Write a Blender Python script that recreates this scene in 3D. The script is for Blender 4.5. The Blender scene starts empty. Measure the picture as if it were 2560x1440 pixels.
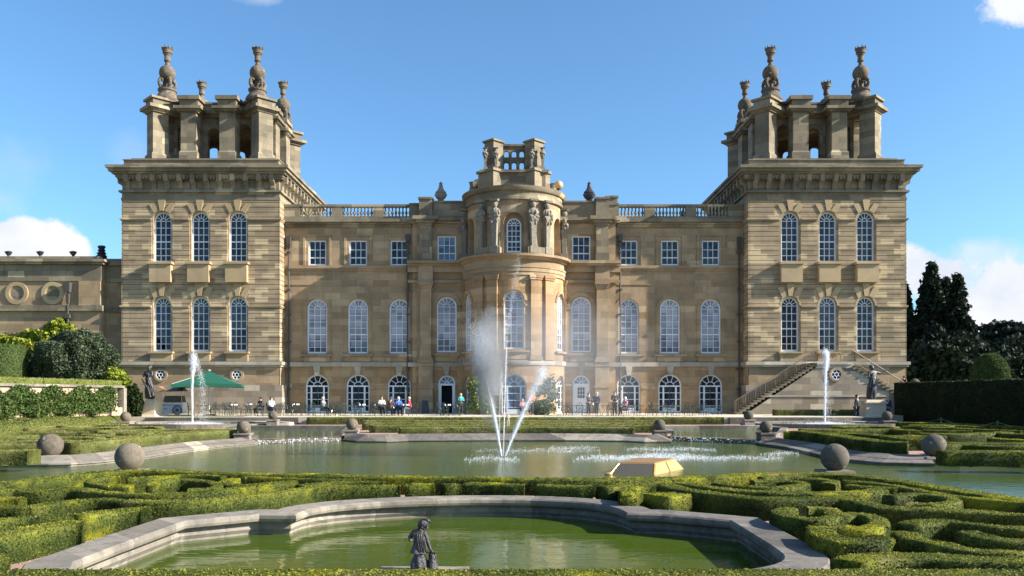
import bpy, bmesh, math, random
import numpy as np
from mathutils import Vector, Matrix
from mathutils.geometry import tessellate_polygon
random.seed(7); RNG = np.random.default_rng(7)
PI = math.pi; R = math.radians
C = bpy.context.scene.collection
F = 2045.0; CX = 1285.0; HY = 985.0; EYE = 2.25      # photo measurements: focal length, axis, horizon, eye height above the water

# ------------------------------------------------------------------ camera
cam = bpy.data.cameras.new('camera'); co = bpy.data.objects.new('camera', cam); C.objects.link(co)
co.location = (0, 0, EYE); co.rotation_euler = (R(90), 0, 0)
cam.sensor_width = 36; cam.lens = 36*F/2560; cam.shift_x = -5/2560; cam.shift_y = (HY-720)/2560
cam.clip_start = .1; cam.clip_end = 5000
bpy.context.scene.camera = co
sc = bpy.context.scene
sc.view_settings.view_transform = 'Standard'; sc.view_settings.look = 'None'
sc.view_settings.exposure = 1.34; sc.view_settings.gamma = 1
# ------------------------------------------------------------------ light
SUN = Vector((2.65, -.50, 1.43)).normalized()
sl = bpy.data.lights.new('sun', 'SUN'); sl.energy = 5.0; sl.angle = R(.53); sl.color = (1, .93, .82)
so = bpy.data.objects.new('sun', sl); C.objects.link(so)
so.rotation_euler = SUN.to_track_quat('Z', 'Y').to_euler(); so.location = (60, -20, 60)

class NT:
    def __init__(s, nt): s.nt = nt; s.n = nt.nodes; s.l = nt.links
    def new(s, t, **k):
        x = s.n.new(t)
        for a, b in k.items(): setattr(x, a, b)
        return x
    def put(s, sock, v):
        if v is None: return
        if isinstance(v, bpy.types.NodeSocket): s.l.new(v, sock)
        else: sock.default_value = v
    def math(s, op, a, b=None, c=None, clamp=False):
        x = s.new('ShaderNodeMath', operation=op, use_clamp=clamp)
        s.put(x.inputs[0], a); s.put(x.inputs[1], b); s.put(x.inputs[2], c)
        return x.outputs[0]
    def mix(s, f, a, b, mode='MIX'):
        x = s.new('ShaderNodeMix', data_type='RGBA', blend_type=mode)
        s.put(x.inputs[0], f); s.put(x.inputs[6], a if not isinstance(a, tuple) else a[:3]+(1,)); s.put(x.inputs[7], b if not isinstance(b, tuple) else b[:3]+(1,))
        return x.outputs[2]
    def noise(s, vec, scale, detail=3, rough=.5, dist=0):
        x = s.new('ShaderNodeTexNoise'); s.put(x.inputs['Vector'], vec)
        x.inputs['Scale'].default_value = scale; x.inputs['Detail'].default_value = detail
        x.inputs['Roughness'].default_value = rough; x.inputs['Distortion'].default_value = dist
        return x.outputs[0]
    def ramp(s, f, stops, interp='LINEAR'):
        x = s.new('ShaderNodeValToRGB'); s.put(x.inputs[0], f); cr = x.color_ramp; cr.interpolation = interp
        while len(cr.elements) < len(stops): cr.elements.new(.5)
        for e, (p, c) in zip(cr.elements, stops):
            e.position = p; e.color = (c if isinstance(c, tuple) else (c, c, c))[:3]+(1,)
        return x.outputs[0]
    def bump(s, h, dist, strength=1., normal=None):
        x = s.new('ShaderNodeBump'); s.put(x.inputs['Height'], h)
        x.inputs['Distance'].default_value = dist; x.inputs['Strength'].default_value = strength
        if normal is not None: s.l.new(normal, x.inputs['Normal'])
        return x.outputs[0]
    def sep(s, v):
        x = s.new('ShaderNodeSeparateXYZ'); s.l.new(v, x.inputs[0]); return x.outputs
    def comb(s, a, b, c=0.):
        x = s.new('ShaderNodeCombineXYZ'); s.put(x.inputs[0], a); s.put(x.inputs[1], b); s.put(x.inputs[2], c); return x.outputs[0]
    def scale(s, v, k):
        x = s.new('ShaderNodeVectorMath', operation='MULTIPLY'); s.l.new(v, x.inputs[0]); x.inputs[1].default_value = k; return x.outputs[0]

# ------------------------------------------------------------------ sky
w = bpy.data.worlds.new('World'); sc.world = w; w.use_nodes = True; w.node_tree.nodes.clear(); N = NT(w.node_tree)
sky = N.new('ShaderNodeTexSky', sky_type='NISHITA', sun_disc=False)
sky.sun_elevation = math.asin(SUN.z); sky.sun_rotation = math.atan2(SUN.x, SUN.y)
sky.altitude = 0; sky.air_density = 1.0; sky.dust_density = 1.0; sky.ozone_density = 2.6
tc = N.new('ShaderNodeTexCoord').outputs['Generated']; sx = N.sep(tc)
yy = N.math('MAXIMUM', sx[1], .05)
u = N.math('DIVIDE', sx[0], yy); v = N.math('DIVIDE', sx[2], yy)
uv = N.comb(u, v)
nz = N.noise(uv, 9, 7, .58, .15); nz2 = N.noise(uv, 3.2, 5, .55)
msk = None
for (px, py, a, b, k) in [(20, 615, 200, 72, 1), (150, 650, 90, 50, 1), (2330, 690, 150, 78, 1), (2520, 800, 250, 145, 1), (2640, 15, 210, 95, .95), (650, -6, 80, 28, .5),
                          (50, 420, 110, 95, .17), (330, 380, 70, 60, .13), (2440, 640, 150, 50, .6), (0, 500, 90, 50, .3)]:
    du = N.math('DIVIDE', N.math('SUBTRACT', u, (px-CX)/F), a/F); dv = N.math('DIVIDE', N.math('SUBTRACT', v, (HY-py)/F), b/F)
    d = N.math('SQRT', N.math('ADD', N.math('MULTIPLY', du, du), N.math('MULTIPLY', dv, dv)))
    t = N.math('ADD', N.math('SUBTRACT', 1, d), N.math('MULTIPLY', N.math('SUBTRACT', nz, .5), 2.3))
    t = N.math('MULTIPLY', N.math('MULTIPLY', t, 4.2 if k > .7 else 1.4, clamp=True), k)
    msk = t if msk is None else N.math('MAXIMUM', msk, t)
msk = N.math('MULTIPLY', msk, N.math('GREATER_THAN', sx[1], .06))
# broken cloud over the rest of the sky (seen only in reflections)
far = N.noise(N.scale(tc, (1, 1, 2.4)), 2.3, 6, .55)
fm = N.math('MULTIPLY', N.math('MULTIPLY', N.math('SUBTRACT', far, .52), 5, clamp=True), N.math('LESS_THAN', sx[1], .06))
msk = N.math('MAXIMUM', msk, N.math('MULTIPLY', fm, .75))
shade = N.ramp(N.math('ADD', nz2, N.math('MULTIPLY', N.math('SUBTRACT', nz, .5), .7)), [(.25, (2.9, 3.3, 4.0)), (.6, (4.6, 4.7, 4.9))])
# the photo's blue is deepest to the left of the palace and away from the sun
skc = N.mix(1., sky.outputs[0], (.66, .93, 1.08), 'MULTIPLY')
col = N.mix(msk, skc, shade)
bg = N.new('ShaderNodeBackground'); N.l.new(col, bg.inputs[0]); bg.inputs[1].default_value = .086
wo = N.new('ShaderNodeOutputWorld'); N.l.new(bg.outputs[0], wo.inputs[0])

# ------------------------------------------------------------------ helpers
def tag(o, label=None, cat=None, group=None, kind=None):
    if label: o['label'] = label
    if cat: o['category'] = cat
    if group: o['group'] = group
    if kind: o['kind'] = kind
    return o
def empty(name, loc=(0, 0, 0), rz=0):
    o = bpy.data.objects.new(name, None); C.objects.link(o); o.location = loc; o.rotation_euler = (0, 0, rz); o.empty_display_size = .3
    return o
def link(name, me, parent=None, loc=(0, 0, 0), rz=0):
    o = bpy.data.objects.new(name, me); C.objects.link(o); o.parent = parent; o.location = loc; o.rotation_euler = (0, 0, rz)
    return o
def copy_tree(o, parent=None):
    c = o.copy(); C.objects.link(c); c.parent = parent
    for ch in [x for x in C.objects if x.parent == o]: copy_tree(ch, c)
    return c
class MB:
    def __init__(s): s.v = []; s.f = []
    def add(s, vs, fs):
        b = len(s.v); s.v += [tuple(p) for p in vs]; s.f += [tuple(i+b for i in f) for f in fs]; return s
    def box(s, x0, x1, y0, y1, z0, z1):
        return s.add([(x0,y0,z0),(x1,y0,z0),(x1,y1,z0),(x0,y1,z0),(x0,y0,z1),(x1,y0,z1),(x1,y1,z1),(x0,y1,z1)],
              [(0,3,2,1),(4,5,6,7),(0,1,5,4),(1,2,6,5),(2,3,7,6),(3,0,4,7)])
    def fbox(s, f, u0, u1, d0, d1, z0, z1, n=1):          # box in mapped coordinates
        for i in range(n):
            a = u0+(u1-u0)*i/n; b = u0+(u1-u0)*(i+1)/n
            P = [f(a,d0,z0), f(b,d0,z0), f(b,d1,z0), f(a,d1,z0), f(a,d0,z1), f(b,d0,z1), f(b,d1,z1), f(a,d1,z1)]
            fs = [(0,3,2,1),(4,5,6,7),(0,1,5,4),(2,3,7,6)]
            if i == 0: fs.append((3,0,4,7))
            if i == n-1: fs.append((1,2,6,5))
            s.add(P, fs)
        return s
    def rbox(s, cx, cy, z0, z1, sx, sy, a=0, tx=1., ty=None):   # rotated, optionally tapered box
        ty = tx if ty is None else ty
        ca, sa = math.cos(a), math.sin(a); P = []
        for z, kx, ky in ((z0, 1, 1), (z1, tx, ty)):
            for i, j in ((-1,-1),(1,-1),(1,1),(-1,1)):
                x, y = i*sx/2*kx, j*sy/2*ky; P.append((cx+x*ca-y*sa, cy+x*sa+y*ca, z))
        return s.add(P, [(0,3,2,1),(4,5,6,7),(0,1,5,4),(1,2,6,5),(2,3,7,6),(3,0,4,7)])
    def prism(s, poly, z0, z1):
        n = len(poly); s.add([(x,y,z0) for x,y in poly]+[(x,y,z1) for x,y in poly],
            [tuple(range(n-1,-1,-1)), tuple(range(n,2*n))]+[(i,(i+1)%n,n+(i+1)%n,n+i) for i in range(n)]); return s
    def lathe(s, prof, c=(0,0,0), n=16, a0=0, a1=2*PI, fold=None):
        full = abs(a1-a0-2*PI) < 1e-6; m = n if full else n+1; P = []
        for r, z in prof:
            for i in range(m):
                a = a0+(a1-a0)*i/n; rr = r*(fold(a, z) if fold else 1)
                P.append((c[0]+rr*math.cos(a), c[1]+rr*math.sin(a), c[2]+z))
        fs = []
        for j in range(len(prof)-1):
            for i in range(n):
                k = (i+1)%m; fs.append((j*m+i, j*m+k, (j+1)*m+k, (j+1)*m+i))
        return s.add(P, fs)
    def tube(s, pts, r, n=6, cap=True):
        pts = [Vector(p) for p in pts]; rs = r if isinstance(r, (list, tuple)) else [r]*len(pts); P = []
        for i, p in enumerate(pts):
            t = (pts[min(i+1,len(pts)-1)]-pts[max(i-1,0)]).normalized()
            u = t.cross(Vector((0,0,1)));
            if u.length < .05: u = t.cross(Vector((0,1,0)))
            u.normalize(); w_ = t.cross(u)
            for k in range(n):
                a = 2*PI*k/n; P.append(p+(u*math.cos(a)+w_*math.sin(a))*rs[i])
        fs = [(i*n+k, i*n+(k+1)%n, (i+1)*n+(k+1)%n, (i+1)*n+k) for i in range(len(pts)-1) for k in range(n)]
        if cap: fs += [tuple(range(n)), tuple(range((len(pts)-1)*n, len(pts)*n))]
        return s.add(P, fs)
    def ball(s, c, r, n=12, m=8, sc=(1,1,1)):
        prof = [(max(r*math.sin(PI*j/m), 1e-4), -r*math.cos(PI*j/m)) for j in range(m+1)]
        k = len(s.v); s.lathe(prof, (0,0,0), n)
        for i in range(k, len(s.v)):
            x, y, z = s.v[i]; s.v[i] = (c[0]+x*sc[0], c[1]+y*sc[1], c[2]+z*sc[2])
        return s
    def sweep(s, prof, path, closed=False):     # prof: (offset to the left of the path, z); mitred
        n = len(path); m = len(prof); P = []
        for i, (x, y) in enumerate(path):
            pa = path[(i-1)%n] if closed or i else None; pb = path[(i+1)%n] if closed or i < n-1 else None
            d1 = Vector((x-pa[0], y-pa[1])).normalized() if pa else None
            d2 = Vector((pb[0]-x, pb[1]-y)).normalized() if pb else None
            if d1 is None: d1 = d2
            if d2 is None: d2 = d1
            n1 = Vector((-d1.y, d1.x)); n2 = Vector((-d2.y, d2.x)); q = (n1+n2)
            q = q.normalized() if q.length > 1e-4 else n1
            q = q/max(q.dot(n1), .45)
            for o, z in prof: P.append((x+q.x*o, y+q.y*o, z))
        fs = [(i*m+j, ((i+1)%n)*m+j, ((i+1)%n)*m+j+1, i*m+j+1) for i in range(n if closed else n-1) for j in range(m-1)]
        if not closed: fs += [tuple(range(m)), tuple(range((n-1)*m, n*m))]
        return s.add(P, fs)
    def wall(s, f, u0, u1, z0, z1, ops, thick, du=99., d=0., reveal=True):
        def rect(a, b, p, q):
            if b-a < 1e-5 or q-p < 1e-5: return
            n = max(1, int(math.ceil((b-a)/du-1e-6)))
            for i in range(n):
                x, y = a+(b-a)*i/n, a+(b-a)*(i+1)/n
                s.add([f(x,d,p), f(y,d,p), f(y,d,q), f(x,d,q)], [(0,1,2,3)])
        cols = {}
        for o in ops: cols.setdefault(round(o['c'], 3), []).append(o)
        cur = u0
        for c in sorted(cols):
            os_ = sorted(cols[c], key=lambda o: o['z0']); hw = max(o['w'] for o in os_)/2
            rect(cur, c-hw, z0, z1); zc = z0
            for o in os_:
                h = o['w']/2; rect(c-hw, c+hw, zc, o['z0']); rect(c-hw, c-h, o['z0'], o['z1']); rect(c+h, c+hw, o['z0'], o['z1'])
                if o.get('arch', 1):
                    zs = o['z1']-h; K = 14
                    arc = [(c-h*math.cos(PI*i/K), zs+h*math.sin(PI*i/K)) for i in range(K+1)]
                    for (a, p), (b, q) in zip(arc, arc[1:]):
                        s.add([f(a,d,p), f(b,d,q), f(b,d,o['z1']), f(a,d,o['z1'])], [(0,1,2,3)])
                    loop = [(c-h, o['z0'])]+arc+[(c+h, o['z0'])]
                else: loop = [(c-h, o['z0']), (c-h, o['z1']), (c+h, o['z1']), (c+h, o['z0'])]
                if reveal:
                    for (a, p), (b, q) in zip(loop, loop[1:]+loop[:1]):
                        s.add([f(a,d,p), f(b,d,q), f(b,d+thick,q), f(a,d+thick,p)], [(0,1,2,3)])
                zc = o['z1']
            rect(c-hw, c+hw, zc, z1); cur = c+hw
        rect(cur, u1, z0, z1)
        return s
    def arch(s, f, c, zs, r0, r1, d0, d1, K=14, a0=0, a1=PI):        # raised half ring
        for i in range(K):
            A, B = a0+(a1-a0)*i/K, a0+(a1-a0)*(i+1)/K
            q = [(c-r*math.cos(t), zs+r*math.sin(t)) for t, r in ((A, r0), (B, r0), (B, r1), (A, r1))]
            P = [f(x, d0, z) for x, z in q]+[f(x, d1, z) for x, z in q]
            s.add(P, [(0,1,2,3),(4,7,6,5),(0,4,5,1),(3,2,6,7)]+([(0,3,7,4)] if i == 0 else [])+([(1,5,6,2)] if i == K-1 else []))
        return s
    def mesh(s, name, m, smooth=False):
        me = bpy.data.meshes.new(name); me.from_pydata(s.v, [], s.f)
        if m: me.materials.append(m)
        if smooth:
            me.polygons.foreach_set('use_smooth', [True]*len(me.polygons))
            if hasattr(me, 'set_sharp_from_angle'): me.set_sharp_from_angle(angle=R(38))
        me.update(); return me
    def build(s, name, m, parent=None, smooth=False, loc=(0,0,0), rz=0):
        return link(name, s.mesh(name, m, smooth), parent, loc, rz)

def leaves(P, size, nrm=None, jit=1., long=1.6):
    """numpy leaf quads centred on P (n,3) -> verts, faces, rnd"""
    n = len(P); a = RNG.normal(size=(n,3))
    if nrm is not None: a = nrm+a*jit*.55
    a /= np.linalg.norm(a, axis=1)[:,None]+1e-9
    b = np.cross(a, RNG.normal(size=(n,3))); b /= np.linalg.norm(b, axis=1)[:,None]+1e-9
    c = np.cross(a, b); sz = (size*(.6+.8*RNG.random(n)))[:,None]
    b = b*sz*.5*long; c = c*sz*.5
    V = np.stack([P-b, P-c, P+b, P+c], 1).reshape(-1,3)
    return V, np.repeat(RNG.random(n), 4)
def leafmesh(name, m, V, rnd, base=None, basev=.3):
    nv0 = 0; bv = np.zeros((0,3)); loops = []; starts = []; tot = 0
    if base:
        bv = np.array(base.v, float); nv0 = len(bv)
        for f in base.f: starts.append(tot); loops += f; tot += len(f)
    n = len(V)//4
    allv = np.concatenate([bv, V]) if nv0 else V
    me = bpy.data.meshes.new(name); me.vertices.add(len(allv)); me.vertices.foreach_set('co', allv.astype(np.float32).ravel())
    lp = np.concatenate([np.array(loops, int), np.arange(n*4)+nv0]) if nv0 else np.arange(n*4)
    st = np.concatenate([np.array(starts, int), np.arange(n)*4+tot]) if nv0 else np.arange(n)*4
    me.loops.add(len(lp)); me.loops.foreach_set('vertex_index', lp.astype(np.int32))
    me.polygons.add(len(st)); me.polygons.foreach_set('loop_start', st.astype(np.int32))
    me.update(calc_edges=True)
    at = me.attributes.new('rnd', 'FLOAT', 'POINT')
    at.data.foreach_set('value', np.concatenate([np.zeros(nv0)+basev, rnd]).astype(np.float32))
    me.materials.append(m); me.validate(); return me
def sample(mb, dens):
    """points and normals on the faces of a builder"""
    V = np.array(mb.v); T = []
    for f in mb.f:
        for k in range(1, len(f)-1): T.append((f[0], f[k], f[k+1]))
    T = np.array(T); a, b, c = V[T[:,0]], V[T[:,1]], V[T[:,2]]
    nn = np.cross(b-a, c-a); ar = np.linalg.norm(nn, axis=1)/2
    n = int(ar.sum()*dens); idx = RNG.choice(len(T), n, p=ar/ar.sum())
    r1, r2 = np.sqrt(RNG.random(n))[:,None], RNG.random(n)[:,None]
    P = a[idx]*(1-r1)+b[idx]*r1*(1-r2)+c[idx]*r1*r2
    return P, nn[idx]/(2*ar[idx][:,None]+1e-9)
def catmull(pts, step=.25, closed=False):
    P = [Vector(p) for p in pts]; n = len(P); out = []
    g = lambda i: P[i%n] if closed else P[max(0, min(n-1, i))]
    for i in range(n if closed else n-1):
        a, b, c, d = g(i-1), g(i), g(i+1), g(i+2); k = max(1, int((c-b).length/step))
        for j in range(k):
            t = j/k; out.append(.5*((2*b)+(c-a)*t+(2*a-5*b+4*c-d)*t*t+(3*b-a-3*c+d)*t**3))
    if not closed: out.append(P[-1])
    return out
def at(px, py, h):                     # a photo measurement on a level h metres below the eye -> plan position
    D = h*F/(py-HY); return ((px-CX)*D/F, D)
def xa(px, D): return (px-CX)*D/F
def za(py, D): return EYE+(HY-py)*D/F

# ------------------------------------------------------------------ materials
MAT = {}
def new_mat(name):
    m = bpy.data.materials.new(name); m.use_nodes = True; m.node_tree.nodes.clear(); N = NT(m.node_tree)
    p = N.new('ShaderNodeBsdfPrincipled'); o = N.new('ShaderNodeOutputMaterial'); N.l.new(p.outputs[0], o.inputs[0]); MAT[name] = m
    return m, N, p
def simple(name, col, rough=.6, metal=0., var=.18, scale=6., bump=0., spec=.5):
    m, N, p = new_mat(name); g = N.new('ShaderNodeTexCoord').outputs['Object']
    if var:
        n = N.noise(g, scale, 4, .6)
        N.put(p.inputs['Base Color'], N.mix(n, tuple(c*(1-var) for c in col), tuple(min(1, c*(1+var)) for c in col)))
        if bump: N.put(p.inputs['Normal'], N.bump(N.noise(g, scale*4, 4, .6), bump))
    else: p.inputs['Base Color'].default_value = tuple(col)+(1,)
    p.inputs['Roughness'].default_value = rough; p.inputs['Metallic'].default_value = metal; p.inputs['Specular IOR Level'].default_value = spec
    return m
def stone(name, c1, c2, light, dark, bw=1.0, bh=.38, stain=.35, mortar=.006, lightp=.86, spots=0., amp=.26):
    """ashlar: blocks differ in tone, some pale replacement blocks, soot and lichen patches with their own shapes"""
    m, N, p = new_mat(name); geo = N.new('ShaderNodeNewGeometry').outputs['Position']; s = N.sep(geo)
    uu = N.math('ADD', s[0], s[1]); vec = N.comb(uu, s[2])
    br = N.new('ShaderNodeTexBrick'); N.l.new(vec, br.inputs['Vector']); br.offset = .5
    br.inputs['Color1'].default_value = (0,0,0,1); br.inputs['Color2'].default_value = (1,1,1,1); br.inputs['Mortar'].default_value = (.5,.5,.5,1)
    br.inputs['Scale'].default_value = 1; br.inputs['Mortar Size'].default_value = mortar; br.inputs['Brick Width'].default_value = bw; br.inputs['Row Height'].default_value = bh
    br.inputs['Mortar Smooth'].default_value = .3
    rnd = br.outputs['Color']
    big = N.noise(geo, .28, 4, .6, .4)
    t = N.math('ADD', N.math('MULTIPLY', rnd, .30), N.math('MULTIPLY', N.math('SUBTRACT', big, .3), 1.25), clamp=True)
    col = N.mix(t, c1, c2)
    col = N.mix(N.math('MULTIPLY', N.math('GREATER_THAN', rnd, lightp), .5), col, light)
    col = N.mix(1., col, N.ramp(rnd, [(0, 1-amp), (1, 1+amp*.6)]), 'MULTIPLY')
    patch = N.noise(geo, .75, 5, .6, .3)
    col = N.mix(1., col, N.ramp(patch, [(.3, (.84,.84,.86)), (.62, (1.10,1.07,1.0))]), 'MULTIPLY')
    fine = N.noise(geo, 7, 5, .65)
    col = N.mix(N.math('MULTIPLY', N.math('SUBTRACT', fine, .42), .55, clamp=True), col, dark)
    st = N.noise(N.scale(geo, (1.3, 1.3, .45)), 1.1, 6, .62, .6)
    stm = N.math('MULTIPLY', N.math('SUBTRACT', st, .54), 4.5*stain, clamp=True)
    col = N.mix(stm, col, dark)
    run = N.noise(N.scale(geo, (3.2, 3.2, .16)), 1.0, 5, .65, .3)
    col = N.mix(N.math('MULTIPLY', N.math('SUBTRACT', run, .56), 2.6*stain, clamp=True), col, dark)
    if spots:
        mo = N.math('MULTIPLY', N.math('SUBTRACT', N.noise(geo, 3.1, 5, .7, .8), .50), 5, clamp=True)
        col = N.mix(N.math('MULTIPLY', mo, .7), col, dark)
        sp = N.math('MULTIPLY', N.math('SUBTRACT', N.noise(geo, 5, 3, .6), .62), 6*spots, clamp=True)
        col = N.mix(sp, col, (.5, .48, .4))
    col = N.mix(N.math('MULTIPLY', br.outputs['Fac'], .45), col, tuple(.45*c for c in c1))
    N.put(p.inputs['Base Color'], col); p.inputs['Roughness'].default_value = .9; p.inputs['Specular IOR Level'].default_value = .2
    h = N.math('SUBTRACT', N.math('MULTIPLY', N.noise(geo, 14, 6, .7), .35), br.outputs['Fac'])
    N.put(p.inputs['Normal'], N.bump(h, .02, .8)); return m
stone('honey_ashlar', (.37,.225,.115), (.36,.275,.175), (.42,.35,.25), (.15,.12,.09), bw=1.3, bh=.52, mortar=.0025, stain=.5, lightp=.95)
stone('grey_ashlar', (.37,.26,.155), (.315,.25,.175), (.42,.34,.22), (.14,.12,.095), bw=1.3, bh=.52, mortar=.0025, stain=.5, lightp=.955)
stone('tower_ashlar', (.325,.25,.17), (.385,.30,.20), (.58,.47,.30), (.17,.145,.115), bw=1.05, bh=.3805, stain=.45, lightp=.84, mortar=.004)
stone('weathered_stone', (.17,.145,.11), (.31,.26,.18), (.46,.39,.27), (.06,.055,.047), bw=1.3, bh=.5, mortar=.003, stain=.6, lightp=.95)
stone('pale_ledge_stone', (.36,.32,.26), (.45,.41,.34), (.55,.5,.42), (.14,.12,.10), bw=1.6, bh=2, stain=.6)
stone('apron_stone', (.40,.30,.18), (.42,.33,.21), (.45,.36,.23), (.26,.2,.13), bw=9, bh=9, stain=.15, lightp=2)
stone('rough_plinth_stone', (.24,.20,.155), (.35,.30,.235), (.5,.45,.37), (.17,.15,.12), bw=1.2, bh=.5, stain=.5)
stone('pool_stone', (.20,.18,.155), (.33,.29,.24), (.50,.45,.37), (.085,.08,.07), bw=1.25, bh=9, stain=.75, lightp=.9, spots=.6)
stone('pool_ledge_stone', (.12,.11,.10), (.20,.18,.165), (.36,.32,.27), (.055,.05,.045), bw=1.4, bh=9, stain=.8, lightp=.9, spots=.5)  # darker pool stone; right-hand copings, kerbs and plinths get their shade through its colour
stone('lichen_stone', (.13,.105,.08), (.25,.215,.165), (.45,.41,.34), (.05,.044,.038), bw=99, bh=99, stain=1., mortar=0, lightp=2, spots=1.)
stone('shaded_lichen_stone', (.09,.08,.07), (.17,.15,.125), (.36,.33,.27), (.045,.04,.037), bw=99, bh=99, stain=1., mortar=0, lightp=2, spots=.8)  # darker copy for right-hand balls: dirt, and their shaded side put into colour
simple('pedestal_stone', (.55,.46,.34), .85, var=.12, scale=3, bump=.01)
simple('wall_render', (.42,.31,.215), .9, var=.25, scale=2)
simple('white_paint', (.70,.72,.76), .45, var=.04)
simple('lead_pipe', (.06,.052,.05), .6, var=.3, scale=3)
simple('carved_stone', (.23,.205,.165), .9, var=.5, scale=7, bump=.05)
simple('roof_lead', (.2,.2,.21), .6)
simple('gilding', (.80,.52,.26), .3, metal=.45, var=.1)
simple('bronze', (.055,.052,.056), .45, metal=.35, var=.5, scale=9, bump=.02)
simple('dark_lead', (.035,.035,.045), .5, metal=.2, var=.4, scale=9)
simple('iron_green', (.018,.035,.036), .22, var=.3)
simple('iron_black', (.02,.02,.022), .5, var=.2)
simple('rail_iron', (.20,.15,.10), .6, var=.3)
simple('parasol_green', (.0,.075,.045), .8, var=.1)
simple('pole_metal', (.6,.6,.6), .35, metal=.2, var=.05)
simple('cart_paint', (.70,.72,.80), .5, var=.05)
simple('dark_blue', (.03,.035,.07), .5, var=.1)
simple('cart_canopy', (.10,.085,.07), .8)
simple('terracotta', (.45,.22,.12), .8)
simple('black_void', (.008,.008,.01), .9, var=0)
simple('board_dark', (.03,.035,.04), .5)
simple('skin', (.52,.30,.22), .6, var=.06)
simple('bark', (.09,.065,.045), .9, var=.4, scale=5, bump=.03)
simple('soil', (.07,.05,.035), .95, var=.4)
def cloth(n, c): return simple(n, c, .85, var=.15, scale=12)
for n, c in dict(teal=(.02,.26,.27), red=(.62,.03,.09), blue=(.03,.13,.42), grey=(.22,.22,.24), dark=(.03,.032,.04), navy=(.03,.04,.09), orange=(.75,.13,.06), pink=(.55,.25,.28), white=(.62,.62,.62), maroon=(.13,.03,.035), denim=(.07,.1,.2), brown=(.08,.05,.035), fair=(.45,.34,.2), silver=(.5,.48,.46)).items(): cloth('cloth_'+n, c)

def glassmat(name, col, blind=None, lo=.0, ior=1.5):
    m, N, p = new_mat(name); g = N.new('ShaderNodeTexCoord').outputs['Object']
    s = N.sep(g); br = N.new('ShaderNodeTexWhiteNoise')
    cell = N.comb(N.math('FLOOR', N.math('DIVIDE', N.math('ADD', s[0], .205), .41)), N.math('FLOOR', N.math('DIVIDE', s[2], .55)), N.new('ShaderNodeObjectInfo').outputs['Random'])
    N.l.new(cell, br.inputs['Vector']); r = br.outputs[0]
    c = N.mix(r, tuple(x*.4 for x in col), tuple(x*1.6 for x in col))
    if blind:
        n = N.noise(N.comb(s[0], s[2]), 1.7, 3, .5)
        f = N.math('ADD', N.math('MULTIPLY', r, .65), N.math('MULTIPLY', N.math('GREATER_THAN', s[2], lo), .38), clamp=True)
        f = N.math('MULTIPLY', f, N.math('GREATER_THAN', s[2], .62))
        c = N.mix(f, c, blind)
    N.put(p.inputs['Base Color'], c); p.inputs['Roughness'].default_value = .06; p.inputs['IOR'].default_value = ior
    # each old pane lies at a slightly different angle
    gn = N.new('ShaderNodeNewGeometry').outputs['Normal']
    rc = N.new('ShaderNodeVectorMath', operation='SUBTRACT'); N.l.new(br.outputs[1], rc.inputs[0]); rc.inputs[1].default_value = (.5,.5,.35)
    ad = N.new('ShaderNodeVectorMath', operation='ADD'); N.l.new(gn, ad.inputs[0]); N.l.new(N.scale(rc.outputs[0], (.09,.05,.17)), ad.inputs[1])
    nm = N.new('ShaderNodeVectorMath', operation='NORMALIZE'); N.l.new(ad.outputs[0], nm.inputs[0])
    N.put(p.inputs['Normal'], N.bump(N.noise(g, 2.2, 2, .5), .015, 1, nm.outputs[0]))
    return m
glassmat('glass_blue', (.010,.020,.036), ior=1.5)
glassmat('glass_dark', (.012,.014,.02), ior=1.33)
glassmat('glass_half', (.010,.012,.018), (.055,.075,.105), 1.9)
glassmat('glass_blinds', (.09,.095,.13), (.40,.39,.45), 1.2)
glassmat('glass_pale', (.10,.16,.24))

def leafmat(name, stops, patch=None, pscale=.5, trans=.25):
    m, N, p = new_mat(name); at_ = N.new('ShaderNodeAttribute', attribute_name='rnd').outputs['Fac']
    geo = N.new('ShaderNodeNewGeometry').outputs['Position']
    n = N.noise(geo, .9, 3, .6)
    fn = N.noise(geo, 34, 3, .75)
    base_ = N.math('ADD', N.math('MULTIPLY', at_, .62), N.math('MULTIPLY', N.math('SUBTRACT', n, .3), .85))
    c = N.ramp(N.math('ADD', base_, N.math('MULTIPLY', N.math('SUBTRACT', fn, .5), 1.15), clamp=True), stops)
    if patch:
        for col, thr, sc_ in patch:
            q = N.math('MULTIPLY', N.math('SUBTRACT', N.noise(geo, sc_, 4, .6, .5), thr), 7, clamp=True)
            c = N.mix(N.math('MULTIPLY', q, N.math('ADD', .35, N.math('MULTIPLY', at_, .65))), c, col)
    N.put(p.inputs['Normal'], N.bump(N.noise(geo, 45, 3, .7), .02, .8))
    N.put(p.inputs['Base Color'], c); p.inputs['Roughness'].default_value = .6; p.inputs['Specular IOR Level'].default_value = .12
    if trans:
        o = [x for x in N.n if x.type == 'OUTPUT_MATERIAL'][0]; t = N.new('ShaderNodeBsdfTranslucent'); N.l.new(c, t.inputs[0])
        mx = N.new('ShaderNodeMixShader'); mx.inputs[0].default_value = trans; N.l.new(p.outputs[0], mx.inputs[1]); N.l.new(t.outputs[0], mx.inputs[2]); N.l.new(mx.outputs[0], o.inputs[0])
    return m
BOX = [(0, (.008,.014,.004)), (.3, (.040,.058,.012)), (.6, (.135,.15,.024)), (1, (.37,.335,.055))]
leafmat('box_leaf', BOX, [((.42,.40,.02), .55, .75), ((.34,.26,.12), .63, .9), ((.30,.12,.05), .69, 1.3)])
leafmat('box_leaf_dull', [(0, (.04,.05,.015)), (.4, (.13,.14,.04)), (.7, (.24,.235,.06)), (1, (.38,.34,.11))], [((.30,.26,.15), .56, .8), ((.30,.13,.06), .70, 1.1)])
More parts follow.
